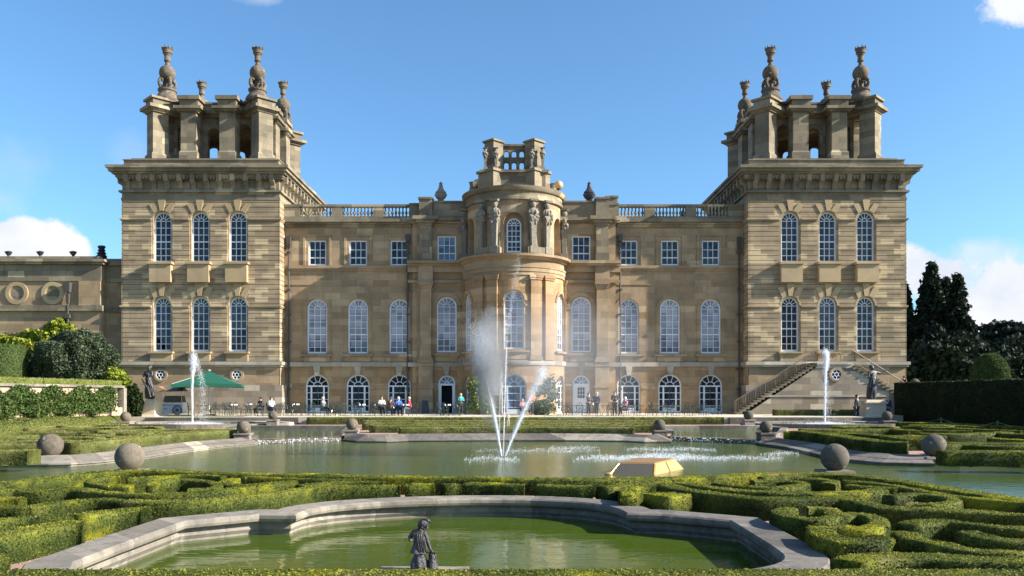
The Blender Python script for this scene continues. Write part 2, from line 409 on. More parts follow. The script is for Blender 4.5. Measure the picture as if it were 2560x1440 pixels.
leafmat('yew_leaf', [(0, (.008,.014,.006)), (.5, (.02,.034,.012)), (1, (.06,.085,.025))])
leafmat('conifer_leaf', [(0, (.007,.012,.009)), (.5, (.018,.032,.02)), (1, (.045,.068,.035))], trans=.1)
leafmat('cedar_leaf', [(0, (.010,.016,.018)), (1, (.03,.045,.04))], trans=.1)
leafmat('olive_leaf', [(0, (.015,.026,.013)), (.5, (.065,.09,.048)), (1, (.20,.23,.14))])
leafmat('lime_leaf', [(0, (.06,.09,.01)), (.5, (.22,.27,.03)), (1, (.42,.42,.06))])
leafmat('climber_leaf', [(0, (.025,.045,.014)), (.5, (.07,.115,.03)), (1, (.17,.22,.06))], [((.3,.2,.12), .6, 1)])
leafmat('dome_leaf', [(0, (.03,.05,.014)), (.5, (.07,.10,.03)), (1, (.13,.17,.05))])
leafmat('grass_leaf', [(0, (.09,.12,.02)), (.5, (.17,.19,.05)), (1, (.28,.28,.09))], [((.35,.28,.16), .6, .7)])

def watermat(name, deep, scale, bump, rough=.03, patch=None):
    m, N, p = new_mat(name); geo = N.new('ShaderNodeNewGeometry').outputs['Position']
    n = N.noise(geo, .22, 3, .5); c = N.mix(n, tuple(x*.75 for x in deep), tuple(x*1.3 for x in deep))
    N.put(p.inputs['Base Color'], c); p.inputs['Roughness'].default_value = rough; p.inputs['IOR'].default_value = 1.333
    st = N.scale(geo, (1., 2.2, 1.)); big = N.noise(st, scale, 3, .5, .4); sm = N.noise(st, scale*4.5, 2, .5)
    amt = N.math('ADD', .45, N.noise(geo, .35, 2, .5))
    h = N.math('MULTIPLY', N.math('ADD', big, N.math('MULTIPLY', sm, .22)), amt)
    N.put(p.inputs['Normal'], N.bump(h, bump)); return m
watermat('pool_water', (.055,.085,.024), 2.2, .022, .13)
watermat('still_water', (.050,.078,.008), 1.1, .010, .02)
watermat('upper_water', (.075,.105,.03), 2., .012, .03)

m, N, p = new_mat('gravel'); geo = N.new('ShaderNodeNewGeometry').outputs['Position']
vo = N.new('ShaderNodeTexVoronoi'); N.l.new(geo, vo.inputs['Vector']); vo.inputs['Scale'].default_value = 38
c = N.mix(N.noise(geo, .8, 4), (.26,.13,.095), (.34,.20,.14)); c = N.mix(N.math('MULTIPLY', N.sep(vo.outputs['Color'])[0], .6), c, (.42,.30,.24))
N.put(p.inputs['Base Color'], c); p.inputs['Roughness'].default_value = .95; N.put(p.inputs['Normal'], N.bump(vo.outputs['Distance'], .015))
m, N, p = new_mat('terrace_gravel'); geo = N.new('ShaderNodeNewGeometry').outputs['Position']
c = N.mix(N.noise(geo, 1.2, 6, .7), (.46,.40,.30), (.60,.54,.43)); c = N.mix(N.math('MULTIPLY', N.noise(geo, 30, 2), .35), c, (.3,.26,.2))
N.put(p.inputs['Base Color'], c); p.inputs['Roughness'].default_value = .95
m, N, p = new_mat('lawn'); geo = N.new('ShaderNodeNewGeometry').outputs['Position']
c = N.mix(N.noise(geo, .5, 6, .7), (.10,.13,.03), (.20,.21,.06)); N.put(p.inputs['Base Color'], c); p.inputs['Roughness'].default_value = .95
N.put(p.inputs['Normal'], N.bump(N.noise(geo, 25, 3, .7), .04))
# water in the air: bright, half see-through
def spray(name, alpha, col=(.86,.88,.92)):
    m, N, p = new_mat(name); p.inputs['Base Color'].default_value = col+(1,); p.inputs['Roughness'].default_value = .25
    geo = N.new('ShaderNodeNewGeometry').outputs['Position']
    n = N.noise(N.scale(geo, (1,1,.4)), 9, 5, .7)
    N.put(p.inputs['Alpha'], N.math('MULTIPLY', N.math('SUBTRACT', N.math('MULTIPLY', n, 2.1), .35, clamp=True), alpha, clamp=True)); return m
spray('jet_water', .95); spray('mist_water', .30); spray('foam_water', .8)
simple('droplet', (.88,.90,.94), .2, var=0)
# ================================================================== THE PALACE
W = 66.0; T = 64.6; TC = -24.72
palace = empty('palace', (0, W, .6)); tag(palace, 'honey stone palace with two corner towers and a round central bow above the gardens', 'palace')
def part(name, mb, m, parent=None, smooth=False):      # geometry is given in world coordinates; palace is its parent
    o = mb.build(name, MAT[m], None, smooth); o.parent = parent or palace
    pl = palace.location
    if parent is None: o.matrix_parent_inverse = Matrix.Translation(-pl)
    return o
def kid(name, mb, m, parent, smooth=False):
    o = mb.build(name, MAT[m], parent, smooth); return o
_wc = {}
def winmesh(w, h, arch, cols, rows, style, glass):
    k = (round(w,2), round(h,2), arch, cols, rows, style, glass)
    if k in _wc: return _wc[k]
    f = lambda u, d, z: (u, d, z); g = MB(); fr = MB(); b = .11 if style != 'door' else .12; hw = w/2; zs = h-hw if arch else h
    outer = [(-hw, 0), (hw, 0)]+([(hw*math.cos(PI*i/16), zs+hw*math.sin(PI*i/16)) for i in range(17)] if arch else [(hw, h), (-hw, h)])
    g.add([(x, .06, z) for x, z in outer], [tuple(range(len(outer)))])
    t = .023
    fr.box(-hw, -hw+b, -.02, .07, 0, zs); fr.box(hw-b, hw, -.02, .07, 0, zs); fr.box(-hw+b, hw-b, -.022, .07, 0, b*1.2)
    iw = hw-b
    if arch:
        fr.arch(f, 0, zs, hw-b, hw, -.02, .07, 16)
        fr.box(-iw, iw, .0, .052, zs-(.05 if style == 'french' else t), zs+(.06 if style == 'french' else t))
        ri = iw*(.36 if style != 'french' else .42); fr.arch(f, 0, zs, ri-t, ri+t, .005, .052, 12)
        for k_ in range(1, 6 if style != 'french' else 5):
            a = PI*k_/(6 if style != 'french' else 5); ca, sa = math.cos(a), math.sin(a)
            for_ = [(ri, -t), (ri, t), (iw, t), (iw, -t)]
            P = [(r*ca-o*sa, zs+r*sa+o*ca) for r, o in for_]
            fr.add([(x, .01, z) for x, z in P]+[(x, .05, z) for x, z in P], [(0,1,2,3),(0,4,5,1),(1,5,6,2),(2,6,7,3),(3,7,4,0)])
    else: fr.box(-iw, iw, -.021, .07, h-b, h)
    top = zs if arch else h-b
    if style == 'french':
        for x in (-.27*w, .27*w): fr.box(x-.065, x+.065, -.012, .055, b, top-.05)
        xs = [0.]; fr.box(-.022, .022, 0, .05, b, top-.05); fr.box(-.27*w, .27*w, -.014, .056, b, b+.28)
    else: xs = [-iw+2*iw*i/cols for i in range(1, cols)]
    for x in xs: fr.box(x-t, x+t, .0, .051, b, top)
    for j in range(1, rows):
        z = top*j/rows; tt = .045 if (style == 'sash' and j == rows//2) else t
        fr.box(-iw, iw, .003, .053, z-tt, z+tt)
    _wc[k] = (g.mesh('glass', MAT[glass]), fr.mesh('frame', MAT['white_paint'])); return _wc[k]
def window(x, y, z, w, h, arch=True, cols=3, rows=6, style='sash', glass='glass_blue', rz=0, label=None):
    gm, fm = winmesh(w, h, arch, cols, rows, style, glass)
    o = link('window' if style != 'french' else 'glazed_door', gm, palace, (x, y-W, z-.6), rz)
    link('frame', fm, o)
    if label: o['label'] = label
    return o
fl = lambda y0: (lambda u, d, z: (u, y0+d, z))
# ---- main block
SX = 18.5
ops = []
for s in (-1, 1):
    for c in (15.88, 12.59, 9.26):
        ops += [dict(c=s*c, w=1.44, z0=12.62, z1=14.66, arch=0), dict(c=s*c, w=1.62, z0=5.52, z1=9.92), dict(c=s*c, w=1.88, z0=.75, z1=3.82)]
core = MB(); core.box(-SX, SX, W+.6, W+14, .5, 16.1); part('roof_and_back', core, 'roof_lead')
for s in (-1, 1):
    mid, low = MB(), MB()
    a, b = sorted((s*8.15, s*SX)); sel = [o for o in ops if a < o['c'] < b]
    mid.wall(fl(W), a, b, 4.6, 16.0, [o for o in sel if o['z0'] > 4], .28)
    low.wall(fl(W), a, b, .5, 4.6, [o for o in sel if o['z0'] < 4], .28)
    a, b = sorted((s*3.3, s*8.15)); bo = [dict(c=s*5.4, w=1.5, z0=12.9, z1=14.95, arch=0), dict(c=s*5.4, w=1.6, z0=5.6, z1=10.05)]
    mid.wall(fl(W-.35), a, b, 4.6, 16.2, bo, .3); low.wall(fl(W-.35), a, b, .5, 4.6, [dict(c=s*5.4, w=1.36, z0=.7, z1=3.75)], .3)
    for mb, p, q in ((mid, 4.6, 16.2), (low, .5, 4.6)): mb.add([(s*8.15, W-.35, p), (s*8.15, W, p), (s*8.15, W, q), (s*8.15, W-.35, q)], [(0,1,2,3)])
    part('main_wall', mid, 'grey_ashlar'); part('ground_floor_wall', low, 'honey_ashlar')
for s in (-1, 1):
    for i, c in enumerate((15.88, 12.59, 9.26)):
        window(s*c, W+.16, 12.62, 1.44, 2.04, False, 3, 3, 'sash', 'glass_blue')
        window(s*c, W+.16, 5.52, 1.62, 4.4, True, 3, 7, 'sash', 'glass_blinds')
        window(s*c, W+.16, .75, 1.88, 3.07, True, 3, 4, 'french', 'glass_dark')
    window(s*5.4, W-.2, 12.9, 1.5, 2.05, False, 3, 3, 'sash', 'glass_pale' if s < 0 else 'glass_blue')
    window(s*5.4, W-.2, 5.6, 1.6, 4.45, True, 3, 7, 'sash', 'glass_blinds')
# bay doors: left stands open and dark, right is a white door with a small glazed light
for s in (-1, 1):
    d = MB(); f = fl(W-.2); x = s*5.4
    d.arch(f, x, 3.07, .56, .68, -.02, .07, 16); d.box(x-.68, x-.44, W-.22, W-.13, .7, 3.07); d.box(x+.44, x+.68, W-.22, W-.13, .7, 3.07); d.box(x-.68, x+.68, W-.225, W-.12, 2.93, 3.09)
    for k in range(1, 5):
        a = PI*k/5; d.tube([(x+.18*math.cos(a), W-.16, 3.09+.18*math.sin(a)), (x+.6*math.cos(a), W-.16, 3.09+.6*math.sin(a))], .025, 4)
    d.arch(f, x, 3.08, .14, .2, -.0, .06, 10)
    o = part('door_frame', d, 'white_paint')
    fan = MB(); fan.add([(x+.62*math.cos(PI*i/14), W-.15, 3.07+.62*math.sin(PI*i/14)) for i in range(15)], [tuple(range(15))]); kid('fanlight', fan, 'glass_pale', o)
    if s < 0:
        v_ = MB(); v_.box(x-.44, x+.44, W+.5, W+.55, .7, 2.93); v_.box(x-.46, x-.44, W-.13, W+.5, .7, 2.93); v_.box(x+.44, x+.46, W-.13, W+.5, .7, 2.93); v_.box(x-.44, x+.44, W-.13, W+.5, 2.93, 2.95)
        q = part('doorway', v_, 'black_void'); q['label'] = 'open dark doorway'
    else:
        v_ = MB(); v_.box(x-.44, x+.44, W-.17, W-.12, .7, 2.93)
        for zz in (.85, 1.35): v_.box(x-.34, x+.34, W-.185, W-.17, zz, zz+.4)
        for k in range(4): v_.box(x-.3+.2*k-.018, x-.3+.2*k+.018, W-.20, W-.185, 1.9, 2.8)
        for k in range(4): v_.box(x-.32, x+.32, W-.197, W-.187, 1.9+.3*k-.018, 1.9+.3*k+.018)
        q = part('door', v_, 'white_paint'); gl = MB(); gl.box(x-.3, x+.3, W-.18, W-.172, 1.9, 2.8); kid('glass', gl, 'glass_dark', q)
        q['label'] = 'white painted door with a small glazed light'
# ---- mouldings of the main block
for s in (-1, 1):
    tr, pale, deep = MB(), MB(), MB()
    a, b = sorted((s*8.3, s*SX))
    deep.box(a, b, W-.50, W+.02, 16.05, 16.30); deep.box(a, b, W-.32, W+.02, 15.88, 16.05); deep.box(a, b, W-.16, W+.02, 15.70, 15.88)
    tr.box(a, b, W-.20, W+.02, 12.36, 12.60); tr.box(a, b, W-.10, W+.02, 12.18, 12.36); tr.box(a, b, W-.06, W+.02, 11.05, 11.13)
    pale.box(a, b, W-.16, W+.02, 4.46, 4.80)
    tr0, pale0 = tr, pale
    for c in (15.88, 12.59, 9.26):
        x = s*c; tr, pale = MB(), MB()
        for e in (-1, 1):
            tr.box(min(x+e*.95, x+e*1.12), max(x+e*.95, x+e*1.12), W-.07, W+.02, 12.6, 15.0)
            tr.box(min(x+e*.83, x+e*1.12), max(x+e*.83, x+e*1.12), W-.05, W+.01, 5.4, 9.1)
            tr.box(min(x+e*.96, x+e*1.45), max(x+e*.96, x+e*1.45), W-.08, W+.01, 2.68, 2.88)
        tr.box(x-1.14, x+1.14, W-.09, W+.02, 15.0, 15.14)
        tr.arch(fl(W), x, 9.1, .83, 1.12, -.05, .01, 18)
        tr.box(x-1.28, x+1.28, W-.26, W+.02, 5.30, 5.44); tr.box(x-1.05, x+1.05, W-.13, W+.02, 4.86, 5.30)
        pale.add([(x-.17, W-.2, 3.78), (x+.17, W-.2, 3.78), (x+.27, W-.2, 4.46), (x-.27, W-.2, 4.46), (x-.17, W+.1, 3.78), (x+.17, W+.1, 3.78), (x+.27, W+.1, 4.46), (x-.27, W+.1, 4.46)],
                 [(0,1,2,3),(0,4,5,1),(1,5,6,2),(3,2,6,7),(0,3,7,4)])
        tr.arch(fl(W), x, 2.88, .94, 1.06, -.05, .01, 18)
        part('window_surround', tr, 'grey_ashlar'); part('keystone', pale, 'pale_ledge_stone')
    tr, pale = tr0, pale0
    # bay block
    B = W-.35; a, b = sorted((s*3.6, s*8.5))
    deep.box(a, b, B-.40, B+.03, 16.12, 16.36); deep.box(a, b, B-.24, B+.03, 15.94, 16.12)
    tr.box(a, b, B-.75, B+.03, 12.64, 12.86); tr.box(a, b, B-.55, B+.03, 12.46, 12.64); tr.box(a, b, B-.22, B+.03, 11.16, 11.36); tr.box(a, b, B-.30, B+.03, 12.0, 12.46)
    pale.box(a, b, B-.14, B+.03, 4.44, 4.78)
    x = s*5.4
    tr.arch(fl(B), x, 9.25, .86, 1.15, -.07, .01, 18); tr.box(x-1.1, x+1.1, B-.24, B+.02, 5.36, 5.5); tr.box(x-.95, x+.95, B-.12, B+.02, 4.84, 5.36)
    for e in (-1, 1): tr.box(min(x+e*.82, x+e*1.2), max(x+e*.82, x+e*1.2), B-.12, B+.01, 9.05, 9.2)
    pale.add([(x-.15, B-.2, 3.8), (x+.15, B-.2, 3.8), (x+.26, B-.2, 4.44), (x-.26, B-.2, 4.44), (x-.15, B+.1, 3.8), (x+.15, B+.1, 3.8), (x+.26, B+.1, 4.44), (x-.26, B+.1, 4.44)],
             [(0,1,2,3),(0,4,5,1),(1,5,6,2),(3,2,6,7),(0,3,7,4)])
    for e in (-1, 1): tr.box(min(x+e*.78, x+e*1.3), max(x+e*.78, x+e*1.3), B-.1, B+.01, 2.9, 3.08)
    part('string_course', tr, 'grey_ashlar'); part('pale_ledge', pale, 'pale_ledge_stone'); part('cornice', deep, 'weathered_stone')
for s in (-1, 1):       # pilasters, one above the other
    B = W-.35; x = s*7.05; pm = MB()
    pm.box(x-.45, x+.45, B-.42, B+.01, 5.2, 10.7); pm.box(x-.50, x+.50, B-.48, B+.01, 10.7, 10.85); pm.box(x-.56, x+.56, B-.54, B+.01, 10.85, 11.0); pm.box(x-.62, x+.62, B-.60, B+.01, 11.0, 11.16)
    pm.box(x-.53, x+.53, B-.50, B+.01, 4.98, 5.2); pm.box(x-.62, x+.62, B-.58, B+.01, 4.8, 4.98); pm.box(x-.60, x+.60, B-.5, B+.01, 4.46, 4.8); pm.box(x-.57, x+.57, B-.45, B+.01, 2.9, 4.45); pm.box(x-.66, x+.66, B-.53, B+.01, 2.76, 2.9); pm.box(x-.57, x+.57, B-.46, B+.01, .5, 2.76)
    pm.box(x-.58, x+.58, B-.48, B+.01, 11.16, 12.5)
    part('pilaster', pm, 'grey_ashlar')
    pm = MB(); pm.box(x-.54, x+.54, B-.5, B+.01, 12.86, 13.5); pm.box(x-.48, x+.48, B-.43, B+.01, 13.5, 15.7); pm.box(x-.56, x+.56, B-.5, B+.01, 15.7, 15.9); pm.box(x-.75, x+.75, B-.66, B+.01, 15.9, 16.14); pm.box(x-1., x+1., B-.8, B+.01, 16.14, 16.42)
    pm.box(x-.52, x+.52, B-.45, B+.3, 16.42, 17.8); pm.box(x-.60, x+.60, B-.53, B+.4, 17.8, 17.95)
    part('pilaster', pm, 'weathered_stone')
    pp = MB(); a, b = sorted((s*3.2, s*6.52)); pp.box(a, b, B-.12, B+.4, 16.36, 17.58); pp.box(a, b, B-.20, B+.45, 17.58, 17.72); pp.box(a, b, B-.18, B+.42, 16.36, 16.6)
    a, b = sorted((s*7.58, s*8.4)); pp.box(a, b, B-.1, B+.4, 16.36, 17.4); pp.box(a, b, B-.18, B+.45, 17.4, 17.54)
    part('parapet', pp, 'weathered_stone')
    # balustrade
    bm_ = MB(); BY = W-.12
    bm_.box(*sorted((s*8.45, s*SX)), BY-.2, BY+.25, 16.30, 16.52); bm_.box(*sorted((s*8.45, s*SX)), BY-.2, BY+.25, 17.30, 17.49)
    edges = [(700,752),(831,857),(934,960),(1038,1052)]
    for p, q in edges:
        a, b = sorted((s*(CX-p)*W/F, s*(CX-q)*W/F)); bm_.box(a, b, BY-.16, BY+.2, 16.52, 17.3)
    prof = [(.07,0),(.1,.02),(.1,.07),(.055,.11),(.06,.15),(.115,.27),(.105,.36),(.06,.47),(.045,.58),(.065,.63),(.05,.66),(.09,.70),(.1,.78)]
    for p, q in ((752,831),(857,934),(960,1038)):
        for k in range(9):
            px = p+(q-p)*(k+.5)/9; bm_.lathe(prof, (s*-(px-CX)*W/F*-1*-1, BY, 16.52), 8)
    part('balustrade', bm_, 'weathered_stone', smooth=True)
# drain pipes with lead hoppers
for s in (-1, 1):
    for x, zt in ((s*18.12, 14.9), (s*8.55, 15.1)):
        dp = MB(); y = W-.2; dp.tube([(x, y, 1), (x, y, zt-.3)], .075, 8); dp.rbox(x, y, zt-.6, zt, .30, .26, 0, 1.15); dp.rbox(x, y, zt-.95, zt-.7, .18, .18, 0, 1.9)
        for z in (2.6, 4.2, 6.4, 8.6, 10.6, 12.2, 13.6): dp.box(x-.14, x+.14, y-.1, y+.2, z, z+.12)
        part('drainpipe', dp, 'lead_pipe')

# ---- central bow
def cyl(Rr): return lambda u, d, z: ((Rr-d)*math.sin(u/Rr), W-(Rr-d)*math.cos(u/Rr), z)
RL, RU = 4.0, 3.75; f = cyl(RL); A2 = R(68)
bow = MB(); e = 84*PI/180
lo_ops = [dict(c=0, w=1.56, z0=5.66, z1=10.15)]+[dict(c=s*A2*RL, w=1.5, z0=5.66, z1=10.15) for s in (-1, 1)]
bow.wall(f, -e*RL, e*RL, 4.6, 12.2, lo_ops, .32, .35)
part('bow_wall', bow, 'honey_ashlar')
bow = MB(); g_ops = [dict(c=0, w=1.9, z0=.7, z1=3.78)]+[dict(c=s*A2*RL, w=1.6, z0=.7, z1=3.7) for s in (-1, 1)]
bow.wall(cyl(4.06), -e*4.06, e*4.06, .5, 4.6, g_ops, .35, .35); part('bow_ground_floor_wall', bow, 'honey_ashlar')
bow = MB(); f = cyl(RU)
u_ops = [dict(c=0, w=1.6, z0=13.0, z1=16.1)]+[dict(c=s*A2*RU, w=1.5, z0=13.0, z1=16.1) for s in (-1, 1)]
bow.wall(f, -e*RU, e*RU, 12.6, 17.2, u_ops, .5, .3)
bow.wall(cyl(RU-.5), -5.3, -3.2, 12.9, 16.3, [], .1, .3); bow.wall(cyl(RU-.5), 3.2, 5.3, 12.9, 16.3, [], .1, .3); bow.wall(cyl(RU-.42), -1., 1., 12.9, 16.3, [dict(c=0, w=1.12, z0=13.1, z1=15.72)], .1, .25)
part('bow_attic_wall', bow, 'grey_ashlar')
window(0, W-RU+.50, 13.1, 1.14, 2.64, True, 3, 5, 'sash', 'glass_blue')
window(0, W-RL+.26, 5.66, 1.56, 4.49, True, 3, 6, 'sash', 'glass_blinds')
window(0, W-4.06+.26, .7, 1.9, 3.08, True, 3, 4, 'french', 'glass_pale')
for s in (-1, 1):
    for Rr, z, w_, h, c_, r_, st, gl in ((RL-.2, 5.66, 1.5, 4.49, 3, 6, 'sash', 'glass_blinds'), (4.06-.25, .7, 1.6, 3.0, 3, 4, 'french', 'glass_dark')):
        window(s*Rr*math.sin(A2), W-Rr*math.cos(A2), z, w_, h, True, c_, r_, st, gl, rz=s*A2)
c0 = (0, W, 0)
ring = MB(); ring.lathe([(3.70,17.05),(3.95,17.08),(3.95,17.3),(3.88,17.34),(3.90,17.7),(4.05,17.74),(4.18,17.92),(4.2,18.08),(3.9,18.12),(0.1,18.3)], c0, 72)
part('bow_cornice', ring, 'weathered_stone', smooth=True)
ring = MB(); ring.lathe([(3.9,11.3),(4.10,11.3),(4.10,11.55),(4.16,11.57),(4.16,11.85),(4.22,11.87),(4.22,12.0),(4.10,12.02),(4.10,12.42),(4.3,12.5),(4.42,12.66),(4.62,12.68),(4.66,12.86),(4.4,12.9),(3.6,12.95)], c0, 72)
part('bow_balcony_cornice', ring, 'grey_ashlar', smooth=True)
ring = MB(); ring.lathe([(4.0,4.44),(4.16,4.46),(4.2,4.6),(4.2,4.8),(4.08,4.84),(3.9,4.84)], c0, 72); part('bow_ledge', ring, 'pale_ledge_stone')
pl = MB()
for s in (-1, 1):
    for a in (R(24)*s, R(41)*s, R(86)*s):
        f = cyl(RL); u = a*RL; w2 = .42 if abs(a) < .5 else .4
        pl.fbox(f, u-w2, u+w2, -.20, .02, 5.1, 10.95, 3); pl.fbox(f, u-w2-.07, u+w2+.07, -.27, .02, 10.95, 11.1, 3); pl.fbox(f, u-w2-.12, u+w2+.12, -.31, .02, 11.1, 11.3, 3); pl.fbox(f, u-w2-.08, u+w2+.08, -.28, .02, 4.84, 5.1, 3)
    f = cyl(RL); pl.fbox(f, s*.85 if s > 0 else -1.0, 1.0 if s > 0 else -.85, -.08, .02, 8.95, 9.1, 1)
f = cyl(RL); pl.arch(f, 0, 9.37, .80, 1.02, -.07, .02, 18); pl.fbox(f, -1.15, 1.15, -.28, .02, 5.42, 5.56, 6); pl.fbox(f, -.9, .9, -.14, .02, 4.9, 5.42, 5)
for s in (-1, 1):
    pl.arch(f, s*A2*RL, 9.37, .78, 1.0, -.07, .02, 18); pl.fbox(f, s*A2*RL-1.05, s*A2*RL+1.05, -.25, .02, 5.42, 5.56, 6)
part('bow_pilasters', pl, 'honey_ashlar')
# carved terms: a draped bust growing out of a tapering pedestal, in pairs
def term(ang, Rr, z0, zt, name='carved_term', sc_=1.):
    mb = MB(); H = zt-z0; rr = random.Random(int(ang*100)+3)
    mb.rbox(0, 0, 0, .13*H, .56*sc_, .5*sc_); mb.rbox(0, 0, .13*H, .56*H, .26*sc_, .26*sc_, 0, 1.55)
    mb.rbox(0, .0, .56*H, .60*H, .44*sc_, .4*sc_)
    def lump(x, y, z, r, s=(1,1,1)): mb.ball((x*sc_, y*sc_, z), r*sc_, 10, 8, s)
    lump(0, 0, .66*H, .30, (1.05, .85, 1.2)); lump(0, 0, .76*H, .31, (1.12, .85, 1.1)); lump(0, -.02, .845*H, .13, (1,1,1.2)); lump(0, -.05, .90*H, .18, (1,1,1.25)); lump(0, .02, .93*H, .2, (1.1,1,.8))
    for e in (-1, 1): lump(e*.28, -.05, .76*H, .12, (1,1,1.4)); lump(e*.22, -.18, .68*H, .1, (1.6,1,1))
    for k in range(14): lump(rr.uniform(-.26,.26), -.2+rr.uniform(-.06,.05), rr.uniform(.56,.8)*H, rr.uniform(.05,.1), (1,1,1.8))
    mb.rbox(0, .0, .965*H, H, .5*sc_, .46*sc_, 0, 1.25)
    o = mb.build(name, MAT['carved_stone'], palace, True, (Rr*math.sin(ang), -Rr*math.cos(ang), z0-.6), ang); return o
for s in (-1, 1):
    for a in (R(21), R(38.5), R(84)): term(s*a, RU+.30, 12.95, 17.05, sc_=1.15)
tb = MB()
for s in (-1, 1):
    f = cyl(RU); tb.fbox(f, *sorted((s*.95, s*2.75)), -.55, .02, 12.86, 13.42, 8)
    for a in (R(21), R(38.5)): u = s*a*RU; tb.fbox(f, u-.3, u+.3, -.14, .02, 13.42, 17.06, 2)
part('bow_pedestal_block', tb, 'weathered_stone')
# lantern above the bow
ln = MB(); LY = W-.4
ln.box(-2.5, 2.5, LY-.9, LY+2.2, 18.2, 19.75); ln.box(-2.72, 2.72, LY-1.1, LY+2.4, 19.75, 19.95)
for s in (-1, 1): ln.rbox(s*1.62, LY-.25, 18.2, 19.80, 1.75, 1.75, PI/4); ln.rbox(s*1.62, LY-.25, 19.80, 20.0, 2.0, 2.0, PI/4)
part('lantern_base', ln, 'weathered_stone')
ln = MB()
lop = []
for c in (-.62, 0, .62): lop += [dict(c=c, w=.36, z0=20.4, z1=21.0), dict(c=c, w=.36, z0=21.38, z1=21.92)]
ln.wall(fl(LY+.5), -1.3, 1.3, 19.95, 22.25, lop, .35); ln.wall(fl(LY+.85), -1.3, 1.3, 19.95, 22.25, lop, .0, reveal=False); ln.box(-1.3, 1.3, LY+.4, LY+.95, 22.25, 22.42)
for s in (-1, 1):
    ln.rbox(s*1.62, LY-.05, 20.0, 22.35, 1.05, 1.05, PI/4); ln.rbox(s*1.62, LY-.05, 22.35, 22.5, 1.3, 1.3, PI/4); ln.rbox(s*1.62, LY-.05, 19.98, 20.2, 1.25, 1.25, PI/4)
    ln.rbox(s*1.62, LY+1.3, 20.0, 22.35, .8, .8, PI/4)
part('lantern', ln, 'weathered_stone')
for s in (-1, 1):
    for dx, dy in ((-.42, -.75), (.42, -.8)):
        o = term(0, 0, 19.95, 21.7, 'carved_finial', .62); o.location = (s*1.65+dx+s*.2, LY+dy-W, 19.4)
# ---- towers
XL, XR = TC-6.17, TC+6.17; CO = .3805
finial_me = None
def make_finial():
    mb = MB()
    mb.lathe([(.95,0),(.98,.12),(.9,.3),(.74,.5),(.66,.62),(.66,.78),(.74,.84),(.74,.98),(.62,1.02),(.3,1.06),(.24,1.1),(.22,1.75)], n=20)
    for k in range(4):                                  # four inverted scrolls carry the ball
        a = PI/4+k*PI/2+.0; ca, sa = math.cos(a), math.sin(a)
        for r, z, q in ((.52,1.12,.17),(.62,1.3,.15),(.66,1.46,.14),(.62,1.62,.15),(.52,1.75,.17)): mb.ball((r*ca, r*sa, z), q, 8, 6, (1,1,1.1))
        for b in (-.18, .18): mb.ball((.5*math.cos(a+b), .5*math.sin(a+b), 1.2), .12, 6, 5); mb.ball((.48*math.cos(a+b*1.3), .48*math.sin(a+b*1.3), 1.72), .12, 6, 5)
    mb.ball((0,0,2.33), .64, 20, 14, (1,1,1.02))
    mb.lathe([(.2,2.9),(.2,3.06),(.16,3.12),(.16,3.22),(.25,3.3),(.27,3.36),(.24,3.4),(.23,3.75),(.28,3.8),(.30,3.9),(.38,3.96),(.36,4.05),(.42,4.3),(.46,4.34),(.40,4.36),(.2,4.37)], n=16)
    for k in range(8): a = 2*PI*k/8; mb.rbox(.4*math.cos(a), .4*math.sin(a), 4.3, 4.52, .14, .1, a, .5)
    return mb.mesh('finial', MAT['lichen_stone'], True)
fin_me = make_finial()
TW = [-27.77, -24.78, -21.80]
tower_glass = {-1: ['glass_half']*3, 1: ['glass_dark', 'glass_half', 'glass_blue']}
